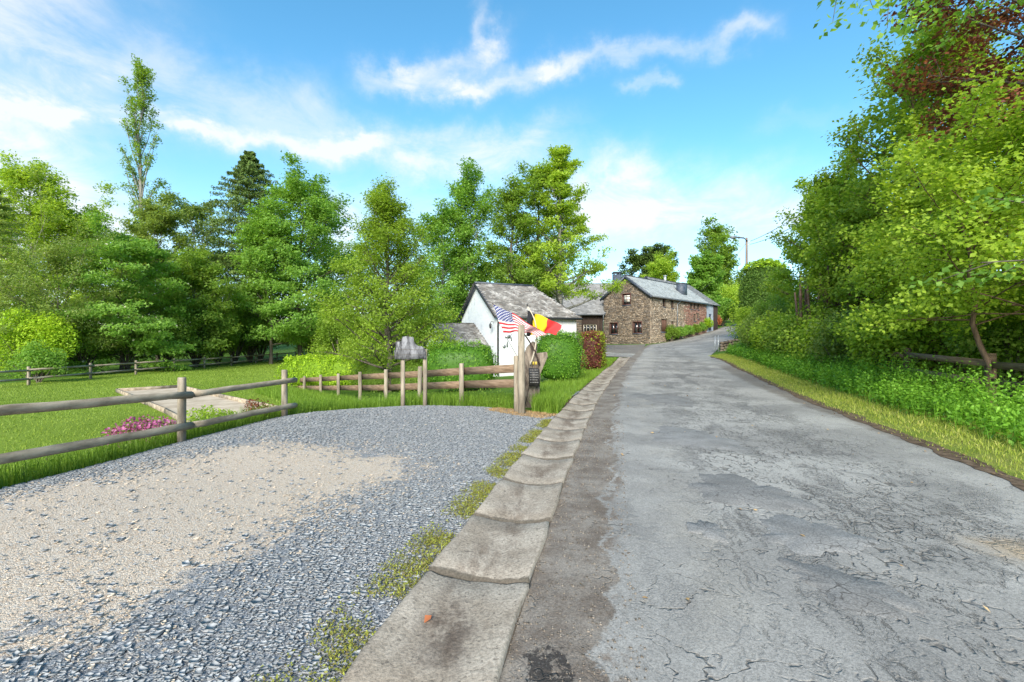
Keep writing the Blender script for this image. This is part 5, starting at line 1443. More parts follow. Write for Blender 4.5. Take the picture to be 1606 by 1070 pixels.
for i, mk in enumerate(('marker_white', 'marker_yellow', 'marker_yellow')):
    mb = MB(); q = P(832.5 + i * 4.2, 570, 10.40); mb.box((q.x - .02, 10.44, q.z - .035), (q.x + .02, 10.465, q.z + .035)); mb.build('waymark', M[mk], ST)


def cloth(name, top, bot, mat, parent, nu=36, nv=18, amp=.07, fr_=2.3, ph=0.0, thick=.004):
    """top/bot: lists of (u, point) edges of the flag"""
    def ev(e, u):
        us = [p[0] for p in e]; return np.array([np.interp(u, us, [p[1][k] for p in e]) for k in range(3)])
    V = []; UV = []
    for j in range(nv + 1):
        for i in range(nu + 1):
            u, v = i / nu, j / nv; p = ev(top, u) * (1 - v) + ev(bot, u) * v
            p = p + np.array([0.012 * math.sin(9 * v + 5 * u), amp * math.sin(u * fr_ * 6.28 + v * 2.2 + ph) * min(1, u * 3), .018 * math.sin(u * fr_ * 6.28 + 1 + v * 1.5) * min(1, u * 3)])
            V.append(p); UV.append((u, v))
    ii = np.arange((nv + 1) * (nu + 1)).reshape(nv + 1, nu + 1)
    q = np.stack([ii[:-1, :-1], ii[:-1, 1:], ii[1:, 1:], ii[1:, :-1]], -1).reshape(-1, 4)
    o = mesh_np(name, np.array(V), [q], mat, parent, smooth=True, uv=np.array(UV))
    so = o.modifiers.new('thickness', 'SOLIDIFY'); so.thickness = thick
    return o


def curve_pole(name, pts, r, mat, parent):
    pts = [Vector(p) for p in pts]; out = []
    n = 16
    for i in range(n + 1):       # quadratic Bezier chain through three points
        t = i / n; a, b, c = pts; ctrl = b * 2 - (a + c) / 2
        out.append(a * (1 - t) ** 2 + ctrl * 2 * t * (1 - t) + c * t * t)
    mb = MB(); mb.tube(out, [r * (1.1 - .4 * i / n) for i in range(n + 1)], 8); return mb.build(name, mat, parent, smooth=True)


FA = empty('american_flag', P(846, 571, 10.38), 'stars and stripes flag blowing on a dark stick above the board fence', 'flag')
curve_pole('flagpole', [P(846, 572, 10.40), P(822, 524, 10.33), P(772, 476, 10.25)], .017, M['dark_wood'], FA)
cloth('flag_cloth', [(0, P(773, 478, 10.24)), (.25, P(790, 485, 10.2)), (.45, P(806, 493, 10.15)), (.75, P(834, 510, 10.12)), (1, P(859, 525, 10.15))],
      [(0, P(789, 522, 10.24)), (.45, P(814, 521, 10.15)), (.75, P(829, 522, 10.1)), (1, P(841, 527, 10.15))], M['flag_us'], FA, ph=.4)
FB = empty('belgian_flag', P(832, 572, 10.33), 'black yellow red tricolour flag blowing right on a pale stick', 'flag')
curve_pole('flagpole', [P(831.5, 572, 10.36), P(841.5, 520, 10.42), P(827, 481, 10.55)], .016, M['flag_pole_wood'], FB)
cloth('flag_cloth', [(0, P(827, 487, 10.55)), (.333, P(838, 492, 10.55)), (.666, P(859, 499, 10.5)), (1, P(882, 511, 10.45))],
      [(0, P(825, 527, 10.55)), (.333, P(833, 527, 10.55)), (.666, P(853, 523, 10.5)), (1, P(871, 525, 10.45))], M['flag_tri'], FB, amp=.05, ph=1.2)
mb = MB(); q = P(827, 478, 10.55); mb.tube([q - Vector((0, 0, .05)), q, q + Vector((0, 0, .03))], [.012, .018, .004], 8); mb.build('finial', M['black_metal'], FB)

# ---- weathered sign board on two posts
SG = empty('wooden_sign', (-2.3, 10.45, 0), 'grey weathered blank wooden sign board with jagged top on two posts', 'sign')
ds = 10.45
for px, w_ in ((631, .085), (666, .085)):
    x, _ = at(px, ds); mb = MB(); zt2 = EYE - (531 - CY) / F_PX * ds - .25
    mb.box((x - w_ / 2, ds + .02, -.35), (x + w_ / 2, ds + .09, zt2), c=.55); mb.build('post', M['post_wood'], SG)
pts6 = [(150, 332), (143, 232), (163, 200), (160, 128), (180, 122), (212, 122), (232, 110), (245, 65), (285, 58), (372, 68), (378, 120), (395, 150), (425, 172), (470, 178), (500, 195), (516, 235), (520, 322), (380, 330)]
mb = MB(); mb.slab([tuple(P(600 + a / 7.64, 520 + b / 7.64, ds)) for a, b in pts6], (0, -.03, 0)); sb_ = mb.build('sign_board', M['sign_wood'], SG)
for zc_ in (548.5, 556.5):
    a = P(619.5, zc_, ds); b = P(668, zc_, ds); mb = MB(); mb.box((a.x + .02, ds - .0325, a.z - .003), (b.x - .02, ds - .0302, a.z + .003)); mb.build('board_joint', M['bark'], sb_)

# ---- far rail fence along the lawn
FF = empty('far_rail_fence', (-24.6, 35, -.7), 'grey two rail fence along the far side of the lawn', 'fence')
fy = [16.5, 19.9, 23.3, 26.8, 30.1, 33.6, 37.0, 40.7, 44.7, 48.9, 53.3]
fx_ = [-24.5 - .02 * (y - 22) for y in fy]
for x, y in zip(fx_, fy): round_post(x, y, g1(x, y) - .2, g1(x, y) + .95, .07, FF, rgf)
for i in range(len(fy) - 1):
    for off in (.78, .34):
        mb = MB(); mb.tube([(fx_[i] + .09, fy[i] - .1, g1(fx_[i], fy[i]) + off + rgf.normal(0, .015)), (fx_[i + 1] + .09, fy[i + 1] + .1, g1(fx_[i + 1], fy[i + 1]) + off + rgf.normal(0, .015))], .055, 8, c=rgf.uniform(.3, .7)); mb.build('rail', M['rail_wood'], FF)

# ---- petanque pit
A = np.array([-17.4, 20.2]); u_ = np.array([.743, -.669]); n_ = np.array([.669, .743])
PT = empty('petanque_pit', (*(A + u_ * 6 + n_ * 1.15), -.75), 'long sandy petanque pit edged with boards in the lawn', 'pit')
def pp(s, t): return A + u_ * s + n_ * t
V = []; 
for i in range(25):
    for j in range(6):
        q = pp(i * .5, j * .46); V.append((*q, g1(*q) + .03))
ii = np.arange(150).reshape(25, 6); qd = np.stack([ii[:-1, :-1], ii[:-1, 1:], ii[1:, 1:], ii[1:, :-1]], -1).reshape(-1, 4)
mesh_np('sand', np.array(V), [qd], M['sand'], PT, smooth=True)
for (s0, t0, s1, t1) in [(i * 3, 0, i * 3 + 2.97, 0) for i in range(4)] + [(i * 3, 2.3, i * 3 + 2.97, 2.3) for i in range(4)] + [(0, .05, 0, 2.25), (12, .05, 12, 2.25)]:
    a, b = pp(s0, t0), pp(s1, t1); mb = MB(); mb.bar((*a, g1(*a) + .06), (*b, g1(*b) + .06), .07, .20, c=rgf.uniform(.4, .8)); mb.build('edge_board', M['rail_wood'], PT)

# ---- right hand fence in the hazels
RF = empty('overgrown_fence', (9.9, 9.5, .05), 'dark brown fence of boards half hidden in the hazels right of the lane', 'fence')
rpos = [(9.0, 6.5), (9.9, 9.5), (10.85, 12.6), (11.8, 15.7)]
for x, y in rpos: 
    mb = MB(); z = g1(x, y); mb.box((x - .07, y - .06, z - .2), (x + .07, y + .06, z + 1.15), c=.2); mb.build('post', M['board_wood'], RF)
for i in range(3):
    for off in (.95, .55):
        mb = MB(); a, b = rpos[i], rpos[i + 1]; mb.bar((a[0] - .09, a[1], g1(*a) + off), (b[0] - .09, b[1], g1(*b) + off + rgf.normal(0, .02)), .035, .14, c=rgf.uniform(.3, .9)); mb.build('board', M['board_wood'], RF)

# ---- steel bollards and low stone wall at the bend
for i, (px, lab) in enumerate(((1121.5, 'left one of two thin grey steel posts at the bend'), (1126.5, 'right one of two thin grey steel posts beside the low stone wall'))):
    x, y = at(px, 33.0 + .1 * i); z = g1(x, y)
    bo = empty('steel_bollard', (x, y, z), lab, 'bollard', 'steel posts at the bend')
    mb = MB(); mb.tube([(x, y, z - .2), (x, y, z + 1.12)], .032, 10); mb.build('tube', M['galv'], bo)
    mb = MB(); mb.tube([(x, y, z + 1.12), (x, y, z + 1.16)], [.042, .03], 10); mb.build('cap', M['galv'], bo)
SW = empty('low_stone_wall', (15.4, 33.6, .7), 'short low stone wall end beside the steel posts', 'wall')
x0, y0 = at(1130, 33.2)
V = []
for row in range(4):
    x = x0; k = 0
    while x < x0 + 2.6 - row * .12:
        L = rgf.uniform(.22, .5); z = g1(x, 33.4) - .1 + row * .2
        cx_, cy_ = x + L / 2, 33.3 + (x - x0) * .45
        mb = MB(); j = rgf.uniform(-.02, .02, 24).reshape(8, 3)
        c8 = [Vector((cx_ + sx * (L / 2 - .012), cy_ + sy * .17 + sx * L / 2 * .45, z + zz3)) + Vector(j[m]) for m, (sx, sy, zz3) in enumerate([(-1, -1, .01), (1, -1, .01), (1, 1, .01), (-1, 1, .01), (-1, -1, .19), (1, -1, .19), (1, 1, .19), (-1, 1, .19)])]
        mb.hexa(c8); kcol = rgf.uniform(.6, 1.3); o = None
        mb.c = [(0.17 * kcol, 0.135 * kcol, 0.10 * kcol)] * len(mb.v); mb.build('stone', M['stone_piece'], SW); x += L

# ---- fallen leaf, twigs
q = P(671, 963, 1.0); d_ = 1.43 * F_PX / (963 - CY); x, y = at(671, d_)
rg = np.random.default_rng(2)
V, Fc = leaves_arr(np.array([[x, y, g1(x, y) + .045]]), np.zeros((1, 3)), np.array([.055]), .8, rg, up=3, fold=.3)
fl_ = mesh_np('fallen_leaf', V, [Fc], M['leaf_orange'], col=np.full(4, .45)); tag(fl_, 'curled orange dry leaf lying in the concrete gutter', 'leaf')

# ---- lamp pole and overhead wires
UP = empty('utility_pole', (*at(1171, 58), g1(*at(1171, 58))), 'brown timber utility pole with a street lamp arm above the lane', 'utility pole')
x, y = at(1171, 58); zt3 = EYE - (373 - CY) / F_PX * 58; zg = g1(x, y)
mb = MB(); mb.tube([(x, y, zg - .3), (x, y, zg + 5), (x, y, zt3)], [.19, .16, .13], 10); mb.build('pole', M['pole_wood'], UP)
mb = MB(); mb.tube([(x, y - .15, zt3 - .45), (x - .5, y - .3, zt3 - .1), (x - 1.5, y - .3, zt3 - .02)], .085, 6); arm = mb.build('lamp_arm', M['black_metal'], UP)
mb = MB(); mb.tube([(x - 1.4, y - .3, zt3 - .02), (x - 1.6, y - .3, zt3 - .04), (x - 2.1, y - .3, zt3 - .02), (x - 2.25, y - .3, zt3 + .0)], [.07, .19, .17, .06], 8); mb.build('lamp_head', M['zinc'], arm)
mb = MB(); mb.tube([(x, y, zt3 - .5), (x + .35, y - .25, zt3 - .5)], .04, 6); mb.tube([(x, y, zt3 - .9), (x + .3, y - .2, zt3 - .9)], .04, 6); mb.build('insulator', M['marker_white'], UP)


def wire(p, q, sag, r, label, grp):
    p, q = Vector(p), Vector(q); mb = MB(); pts = []
    for i in range(29):
        t = i / 28; v = p.lerp(q, t); v.z -= sag * 4 * t * (1 - t); pts.append(v)
    mb.tube(pts, r, 5); tag(mb.build('overhead_wire', M['wire']), label, 'wire', grp)


wire((x + .35, y - .25, zt3 - .48), (11.8, 6, 9.6), .9, .026, 'upper overhead wire running from the lamp pole to the right trees', 'overhead wires')
wire((x + .3, y - .2, zt3 - .88), (12.1, 6, 9.1), 1.1, .026, 'lower overhead wire running from the lamp pole to the right trees', 'overhead wires')
wire((x, y, zt3 - .6), (*hp(14, 1, 0)[:2], 7.6), .5, .015, 'thin wire slanting from the lamp pole down to the stone house roof', 'overhead wires')

# ---- blue grey shed glimpsed through the leaves
HX = empty('grey_shed', (22, 17.5, 1), 'blue grey shed with flat roof glimpsed through leaves at right edge', 'shed')
mb = MB(); mb.box((17.8, 16.2, .2), (24, 20, 3.7)); mb.build('wall', M['slate_clad'], HX)
mb = MB(); mb.box((17.4, 15.7, 3.7), (24.4, 20.4, 3.95)); mb.build('roof', M['black_metal'], HX)
fx2 = Fr((17.8, 16.2), (1, 0), (0, -1))
for i in range(3):
    mb = MB(); fx2.box(mb, .3 + i * 1.5, 1.5 + i * 1.5, 1.6, 3.2, .004, .05); w3 = mb.build('window', M['galv'], HX)
    mb = MB(); fx2.box(mb, .38 + i * 1.5, 1.42 + i * 1.5, 1.68, 3.12, .052, .06); mb.build('pane', M['glass'], w3)

# ================================================================== hedges and shrubs
hedge('box_hedge', 'clipped round topped green hedge behind the Belgian flag', 1.72, 17.0, .15, 1.75, 1.5, 1.86, 9000, .055, 'leaf_hedge', 51, wave=.09, power=3.2)
hedge('copper_beech_hedge', 'clipped hedge of dark red and green leaves beside the lane', 3.92, 22.2, 1.27, 2.6, .95, 1.85, 9000, .07, 'leaf_copper', 52, mats2=('leaf_yellow', lambda s: np.where(s[:, 0] < -.15, .12, .10) + .45 * (s[:, 1] < -.2) * (s[:, 0] > -.6)), wave=.05, power=6)
hedge('box_hedge', 'long clipped green hedge in front of the low annex roof', -1.75, 15.6, .0, 2.5, 1.3, 1.62, 9000, .055, 'leaf_hedge', 53, wave=.11, power=3.4)
hedge('box_hedge', 'low dark green hedge behind the board fence left of the sign', -4.6, 18.0, -.35, 3.6, 1.3, 1.25, 9000, .06, 'leaf_mid', 54, wave=.09)
hedge('golden_hedge', 'yellow green leafy hedge at the far end of the board fence', -8.0, 20.6, -.22, 5.2, 1.5, 1.42, 13000, .08, 'leaf_yellow', 55, wave=.12, power=4)
bush('green_shrub', 'dense green shrub between golden hedge and the trunk of the young maple', 'shrub', -6.0, 19.8, 1.3, 1.1, .8, 4000, .08, 'leaf_mid', 56)
# stone house border
for i, (px, d, h, r, mt, lab) in enumerate([(1053, 52.6, 1.9, 1.0, 'leaf_mid', 'shrub nearest the shutter door of the stone house'), (1066, 54.2, 1.7, 1.0, 'leaf_fresh', 'second green shrub along the stone house wall'),
                                            (1076, 56.2, 1.6, 1.0, 'leaf_fresh', 'third green shrub along the stone house wall'), (1086, 58.0, 1.6, 1.0, 'leaf_mid', 'fourth green shrub along the stone house wall'),
                                            (1096, 59.6, 1.7, 1.0, 'leaf_fresh', 'fifth green shrub along the stone house wall'), (1105, 60.6, 2.2, 1.15, 'leaf_yellow', 'largest bright yellow green shrub at the far end of the stone house')]):
    x, y = at(px, d); bush('house_shrub', lab, 'shrub', x, y, h, r, r, 2600, .20, mt, 60 + i, group='shrubs along the stone house')
x, y = at(1121, 64); bush('orange_shrub', 'small salmon orange leaved shrub beyond the stone house', 'shrub', x, y, 2.2, 1.0, 1.0, 1800, .24, 'leaf_orange', 70)
# weigela on the embankment
bush('weigela_shrub', 'pink flowering shrub on the bank behind the log rails', 'shrub', -5.9, 7.35, .66, .52, .42, 3600, .034, 'leaf_mid', 71, mix=('leaf_pink', .85, 1.35, -.5), lumps=18)
bush('bank_shrub', 'green shrub with yellowish tips beside the log fence post', 'shrub', -5.35, 8.1, .62, .55, .4, 1800, .05, 'leaf_light', 72)
bush('copper_shrub', 'small reddish shrub behind the log fence post', 'shrub', -4.95, 8.9, .55, .35, .3, 900, .045, 'leaf_copper', 73)
bush('bank_shrub', 'low dark green shrub left of the pink shrub', 'shrub', -6.6, 6.6, .55, .8, .5, 2200, .045, 'leaf_mid', 74)

# ================================================================== trees, left and centre
tree_px('poplar_tree', 'very tall thin sparse Lombardy poplar rising above the left wood', 'tree', 222, 50, 86, 2.5, e_col, 7600, 'leaf_mid', 101, over=2.4, lsize=.28, base_t=.2, nlimb=60, elev=(.95, 1.2), bend=.7, nsub=4, clump=.6, flat=1.1, trunk_r=.38, bark='bark_grey', sublen=.3)
spruce('spruce_tree', 'pointed dark spruce behind the large maple', 392, 49, 236, 9.0, 44000, 102)
tree_px('maple_tree', 'large broad dense green maple in the left wood', 'tree', 472, 46, 268, 6.0, e_broad, 28000, 'leaf_fresh', 103, topclump=False, over=2.2, elev=(.15, .8), base_t=.10, nlimb=52, clump=1.2, flat=.62, bend=.15, nsub=6)
tree_px('maple_tree', 'green maple in front of the spruce', 'tree', 425, 44, 345, 4.0, e_broad, 16000, 'leaf_fresh', 104, base_t=.15, nlimb=36, clump=1.05, flat=.5, bend=.15)
tree_px('ash_tree', 'half bare ash with grey twigs left of the spruce', 'tree', 308, 56, 312, 3.9, e_round, 7000, 'leaf_grey', 105, base_t=.35, nlimb=42, clump=.9, bark='bark_grey', nsub=8)
tree_px('birch_tree', 'pale green loose birch at the upper left edge', 'tree', 48, 44, 248, 4.6, e_broad, 17000, 'leaf_light', 106, base_t=.2, nlimb=38, clump=1.1, flat=.8, bark='bark_grey')
tree_px('birch_tree', 'light green birch between the left edge and the poplar', 'tree', 105, 46, 320, 4.6, e_round, 15000, 'leaf_light', 107, base_t=.2, nlimb=36, clump=1.1)
spruce('larch_tree', 'olive brown larch cut by the left picture edge', -8, 34, 290, 4.2, 14000, 108, mat='leaf_grey')
tree_px('horse_chestnut_tree', 'deep green layered horse chestnut with white candles', 'tree', 190, 33, 338, 4.3, e_broad, 24000, 'leaf_fresh', 109, lsize=.24, base_t=.06, nlimb=44, clump=.95, flat=.42, bend=-.1, elev=(0.0, .9), mix=('blossom', .012, .8))
tree_px('hawthorn_tree', 'olive green hawthorn with faded cream blossom at left', 'tree', 92, 30, 382, 3.9, e_round, 22000, 'leaf_grey', 110, lsize=.13, base_t=.12, nlimb=40, clump=.75, flat=.6, mix=('blossom', .03, .6))
tree_px('lime_tree', 'tall olive green tree beneath the poplar', 'tree', 248, 43, 318, 3.9, e_broad, 18000, 'leaf_grey', 111, base_t=.08, nlimb=42, clump=.9)
tree_px('lime_tree', 'mid green tree right of the horse chestnut', 'tree', 305, 39, 405, 3.9, e_broad, 16000, 'leaf_mid', 112, base_t=.05, nlimb=38, clump=.9)
bush('golden_shrub', 'bright yellow green shrub at the left edge behind the far fence', 'shrub', *at(45, 27.6), 4.2, 2.6, 1.8, 9000, .17, 'leaf_yellow', 113)
bush('fence_shrub', 'green shrub growing over the far fence at left', 'shrub', *at(62, 24.6), 2.2, 1.35, 1.0, 5000, .12, 'leaf_fresh', 114)
labs = ['shaded undergrowth shrub below the hawthorn', 'undergrowth shrub under the left side of the horse chestnut', 'undergrowth shrub under the right side of the horse chestnut', 'dark shrub below the lime trees', 'dark shrub behind the sixth far fence post', 'leafy dark shrub under the ash', 'shrub below the green maple', 'shrub under the left half of the large maple', 'shrub under the trunk of the large maple', 'shrub under the right half of the large maple', 'last dark shrub where the far fence ends', 'low shrub right of the large maple']
for i, px in enumerate((60, 130, 200, 258, 310, 352, 395, 432, 465, 498, 525, 552)):
    d = [29, 31, 33, 36, 39, 42, 44.5, 47, 49, 50, 52, 52][i]
    x, y = at(px, d); x = min(x, -26.8) if px < 480 else x
    bush('undergrowth_shrub', labs[i], 'shrub', x, y, [5, 5, 5.2, 5.6, 6, 6.4, 6.6, 7, 6.5, 6, 5, 5.5][i], 2.5, 2.0, 6500, d * .0056, ['leaf_dark', 'leaf_mid'][i % 2], 120 + i, group='undergrowth behind the far fence')
tree_px('young_maple', 'young loose yellow green maple beside the wooden sign', 'tree', 608, 17.5, 282, 2.65, e_cone, 54000, 'leaf_yellowmid', 140, over=1.0, tri=True, lsize=.088, base_t=.07, nlimb=70, elev=(.25, 1.1), clump=.5, bend=.1, nsub=6, trunk_r=.12, multi=1, flat=.8)
tree_px('aspen_tree', 'pale green aspen behind the cottage annex', 'tree', 738, 36, 278, 2.4, e_col, 13000, 'leaf_fresh', 141, base_t=.15, nlimb=44, elev=(.7, 1.2), clump=.75, flat=.9, bark='bark_grey')
tree_px('aspen_tree', 'shorter pale aspen left of the cottage ridge', 'tree', 695, 35, 322, 2.5, e_round, 12000, 'leaf_fresh', 142, base_t=.15, nlimb=38, clump=.8, bark='bark_grey')
tree_px('alder_tree', 'dark green alder directly behind the cottage roof', 'tree', 803, 34, 282, 2.5, e_broad, 13000, 'leaf_mid', 143, base_t=.12, nlimb=40, clump=.75)
tree_px('alder_tree', 'slim alder between dark alder and the tall one', 'tree', 843, 36, 252, 2.2, e_round, 8500, 'leaf_mid', 144, base_t=.25, nlimb=34, clump=.7)
tree_px('alder_tree', 'tallest alder with open branches leaning over the timber wing', 'tree', 879, 35, 232, 4.3, e_cone, 17000, 'leaf_light', 145, over=1.2, base_t=.22, nlimb=40, elev=(.15, 1.0), clump=.72, flat=.5, bend=.18, nsub=7, trunk_r=.28, bark='bark_grey')
for i, (px, d, h, r, mt, lab) in enumerate([(535, 42, 5.5, 2.6, 'leaf_mid', 'leafy shrub left of the young maple beyond the golden hedge'), (585, 40, 4.6, 2.6, 'leaf_light', 'light shrub behind the young maple trunk'), (650, 38, 4.6, 2.6, 'leaf_mid', 'shrub seen between the sign and the annex'), (715, 40, 5.5, 2.8, 'leaf_mid', 'shrub behind the annex roof'), (780, 42, 6, 3.0, 'leaf_mid', 'shrub behind the cottage ridge')]):
    x, y = at(px, d); bush('valley_shrub', lab, 'shrub', x, y, h, r, r * .8, 6000, d * .006, mt, 300 + i, group='shrubs at the back of the garden')
# wood further back
for i, (px, d, ty, rc, mt, lab) in enumerate([(560, 58, 385, 5.0, 'leaf_mid', 'distant green tree left of the young maple'), (640, 60, 400, 5.0, 'leaf_grey', 'distant tree hidden behind the young maple'), (722, 62, 395, 5.0, 'leaf_mid', 'distant tree between the aspens'),
                                               (800, 66, 400, 5.0, 'leaf_grey', 'distant tree seen below the dark alder'), (862, 70, 410, 5.0, 'leaf_mid', 'distant tree behind the tall alder trunk'), (355, 62, 380, 5.0, 'leaf_mid', 'distant tree between ash and spruce'),
                                               (250, 64, 385, 5.0, 'leaf_mid', 'distant tree behind the lime trees'), (150, 60, 350, 5.0, 'leaf_grey', 'distant tree left of the poplar trunk'), (0, 60, 330, 5.0, 'leaf_mid', 'distant tree at the left edge'), (505, 60, 360, 5.0, 'leaf_mid', 'distant tree right behind the large maple')]):
    tree_px('wood_tree', lab, 'tree', px, d, ty, rc, e_round, 6500, mt, 150 + i, base_t=.03, nlimb=36, clump=1.3, group='trees further back in the wood', elev=(0, 1.0))
# ================================================================== trees beyond the stone house
tree_px('pine_tree', 'dark pine left of two on the hill behind the house', 'tree', 1006, 112, 396, 5.0, e_round, 7000, 'needle', 170, base_t=.2, nlimb=28, clump=1.6, flat=.5)
tree_px('pine_tree', 'dark pine right of two on the hill behind the house', 'tree', 1032, 114, 389, 4.6, e_round, 7000, 'needle', 171, base_t=.2, nlimb=28, clump=1.5, flat=.5)
tree_px('willow_tree', 'rounded pale green willow above the stone house ridge', 'tree', 1037, 90, 408, 4.6, e_bush, 13000, 'leaf_light', 172, over=3.2, base_t=.1, nlimb=36, clump=1.2, flat=.8, lsize=.4)
tree_px('round_tree', 'bright green round tree above the barn roof', 'tree', 1104, 84, 412, 3.9, e_bush, 12000, 'leaf_fresh', 173, base_t=.1, nlimb=34, clump=1.1, flat=.7)
tree_px('birch_tree', 'tall airy birch on the hill behind the bright round tree', 'tree', 1121, 104, 350, 4.2, e_round, 4200, 'leaf_mid', 174, base_t=.3, nlimb=36, clump=1.4, flat=.8)
tree_px('birch_tree', 'wide green tree under the airy birch', 'tree', 1128, 98, 392, 5.0, e_bush, 9000, 'leaf_mid', 175, base_t=.1, nlimb=32, clump=1.4)
for i, (px, d, h, r, mt, lab) in enumerate([(1133, 70, 4.6, 2.2, 'leaf_fresh', 'bright green bush beside the barn end'), (1150, 78, 6.5, 3.0, 'leaf_light', 'light green bush above the lane crest'), (1142, 92, 7, 3.4, 'leaf_light', 'pale bush behind the lane crest'), (1172, 66, 5.8, 2.6, 'leaf_light', 'light green bush right of the lane crest'),
                                            (1080, 78, 5, 2.6, 'leaf_mid', 'green bush behind the barn roof'), (1190, 54, 4.4, 2.2, 'leaf_light', 'yellow green bush below the utility pole')]):
    x, y = at(px, d); bush('hill_bush', lab, 'shrub', x, y, h, r, r, 5500, d * .0055, mt, 180 + i, group='bushes up the lane')
hedge('clipped_yew', 'big rounded dark green clipped tree beside the utility pole', *at(1200, 44), .6, 4.6, 3.6, 6.6, 16000, .17, 'leaf_dark', 190, mats2=('leaf_yellow', lambda s: .8 * (s[:, 2] > .72)), wave=.15, zbase=2.6, cat='tree', power=3)
for i, (px, d, h, r, mt, lab) in enumerate([(1180, 37.5, 3.0, 1.9, 'leaf_light', 'light bush behind the low stone wall'), (1205, 35, 3.6, 1.9, 'leaf_mid', 'bush under the clipped yew'), (1190, 31, 2.1, 1.3, 'leaf_light', 'low bush just right of the stone wall'),
                                            (1226, 29, 3.0, 1.7, 'leaf_grey', 'grey green bush before the dead stems'), (1232, 36, 4.6, 2.2, 'leaf_mid', 'taller bush behind the dead stems')]):
    x, y = at(px, d); bush('bend_bush', lab, 'shrub', x, y, h, r, r, 5500, d * .0052, mt, 195 + i, group='bushes at the bend')

# ================================================================== right side wood
tree('hazel_tree', 'near light green hazel hanging over the nettles', 'tree', 10.2, 9.4, 4.9, 2.9, e_bush, 40000, .088, 'leaf_light', 201, base_t=.34, nlimb=52, elev=(.1, 1.1), clump=.62, flat=.6, multi=4, bend=-.1, asp=.8, bark='bark_brown')
tree('maple_tree', 'tall deep green maple at the peak of the right wood', 'tree', 15.5, 16.8, 10.6, 3.4, e_broad, 30000, .145, 'leaf_yellowmid', 202, base_t=.1, nlimb=50, clump=.75, flat=.6, bark='bark_brown', trunk_r=.2)
tree('hazel_tree', 'light green hazel below the tall maple', 'tree', 12.6, 14.2, 5.9, 2.6, e_bush, 22000, .12, 'leaf_light', 203, base_t=.05, nlimb=44, clump=.6, multi=4, asp=.8, bark='bark_brown')
tree('hazel_tree', 'yellow green hazel left of the tall maple', 'tree', 15.4, 20.4, 7.6, 2.7, e_bush, 22000, .14, 'leaf_light', 204, base_t=.05, nlimb=44, clump=.65, multi=4, asp=.8, bark='bark_brown')
tree('hazel_tree', 'leafy hazel between the near hazel and the dead stems', 'tree', 11.9, 12.6, 4.8, 2.4, e_bush, 20000, .095, 'leaf_light', 241, base_t=.12, nlimb=44, clump=.6, multi=4, asp=.8, bark='bark_brown', bend=-.05)
tree('hazel_tree', 'hazel behind the dead conifer stems', 'tree', 14.2, 18.6, 5.6, 2.5, e_bush, 15000, .13, 'leaf_yellowmid', 242, base_t=.1, nlimb=40, clump=.65, multi=4, asp=.8, bark='bark_brown')
tree('linden_tree', 'fresh green linden stepping down toward the lane', 'tree', 16.6, 23.6, 8.2, 2.9, e_broad, 18000, .17, 'leaf_yellowmid', 205, base_t=.1, nlimb=40, clump=.7, bark='bark_brown')
tree('linden_tree', 'lowest leafy tree at the left end of the right wood', 'tree', 18.9, 28.0, 7.6, 2.6, e_broad, 15000, .19, 'leaf_light', 206, base_t=.1, nlimb=36, clump=.7, bark='bark_brown')
tree('copper_beech_tree', 'copper beech with dark red leaves at upper right', 'tree', 13.4, 10.8, 11.8, 3.5, e_round, 30000, .12, 'leaf_copper', 207, base_t=.5, nlimb=50, clump=.75, flat=.6, elev=(.15, 1.0), bend=.05)
tree('oak_tree', 'near oak whose bright leaves reach in from the right edge', 'tree', 13.8, 6.6, 9.0, 2.8, e_broad, 22000, .10, 'leaf_fresh', 208, base_t=.2, nlimb=46, clump=.62, flat=.55, elev=(0, 1.0), asp=.7,
     extra=[((13.4, 6.6, 6.6), (4.7, 7.3, 7.15), 14), ((13.4, 6.7, 6.9), (6.2, 7.2, 7.3), 14), ((13.4, 6.5, 2.9), (5.9, 5.6, 2.9), 12), ((13.4, 6.5, 3.3), (6.5, 6.0, 3.5), 14)])
tree('background_maple', 'dark maple filling the back of the right wood', 'tree', 18.5, 19.0, 11, 4.4, e_broad, 15000, .22, 'leaf_mid', 209, base_t=.05, nlimb=42, clump=1.0)
tree('background_maple', 'dark tree behind the copper beech', 'tree', 20.5, 13.0, 12, 4.6, e_broad, 14000, .22, 'leaf_mid', 210, base_t=.05, nlimb=42, clump=1.0)
tree('background_maple', 'dark tree behind the linden row', 'tree', 21.0, 28.0, 8, 3.6, e_broad, 10000, .18, 'leaf_dark', 211, base_t=.05, nlimb=36, clump=1.0)
hz = [(10.9, 7.2, 2.6, 1.2), (11.6, 10.6, 2.8, 1.3), (11.2, 13.4, 2.6, 1.3), (11.7, 15.9, 2.5, 1.4), (12.5, 18.4, 2.3, 1.5), (13.2, 21.2, 2.4, 1.5), (13.9, 24.0, 2.6, 1.6), (14.7, 26.8, 2.5, 1.5)]
hl = ['hazel bush nearest the camera at right', 'hazel bush beside the overgrown fence post', 'hazel bush in front of the tall trunks', 'hazel bush below the yellow green hazel', 'bush halfway along the right verge', 'bush below the dead stems', 'bush left of the dead stems', 'last bush of the right verge before the bend']
for i, (x, y, h, r) in enumerate(hz):
    bush('hazel_bush', hl[i], 'shrub', x, y, h, r, r, 5200, .075 + y * .0022, ['leaf_light', 'leaf_mid', 'leaf_light', 'leaf_grey'][i % 4], 220 + i, group='hazel bushes along the right verge', asp=.8, lumps=20)
bush('golden_shrub', 'yellow green shrub glowing behind the overgrown fence', 'shrub', 12.6, 11.4, 2.3, 1.5, 1.2, 5000, .09, 'leaf_yellow', 230)
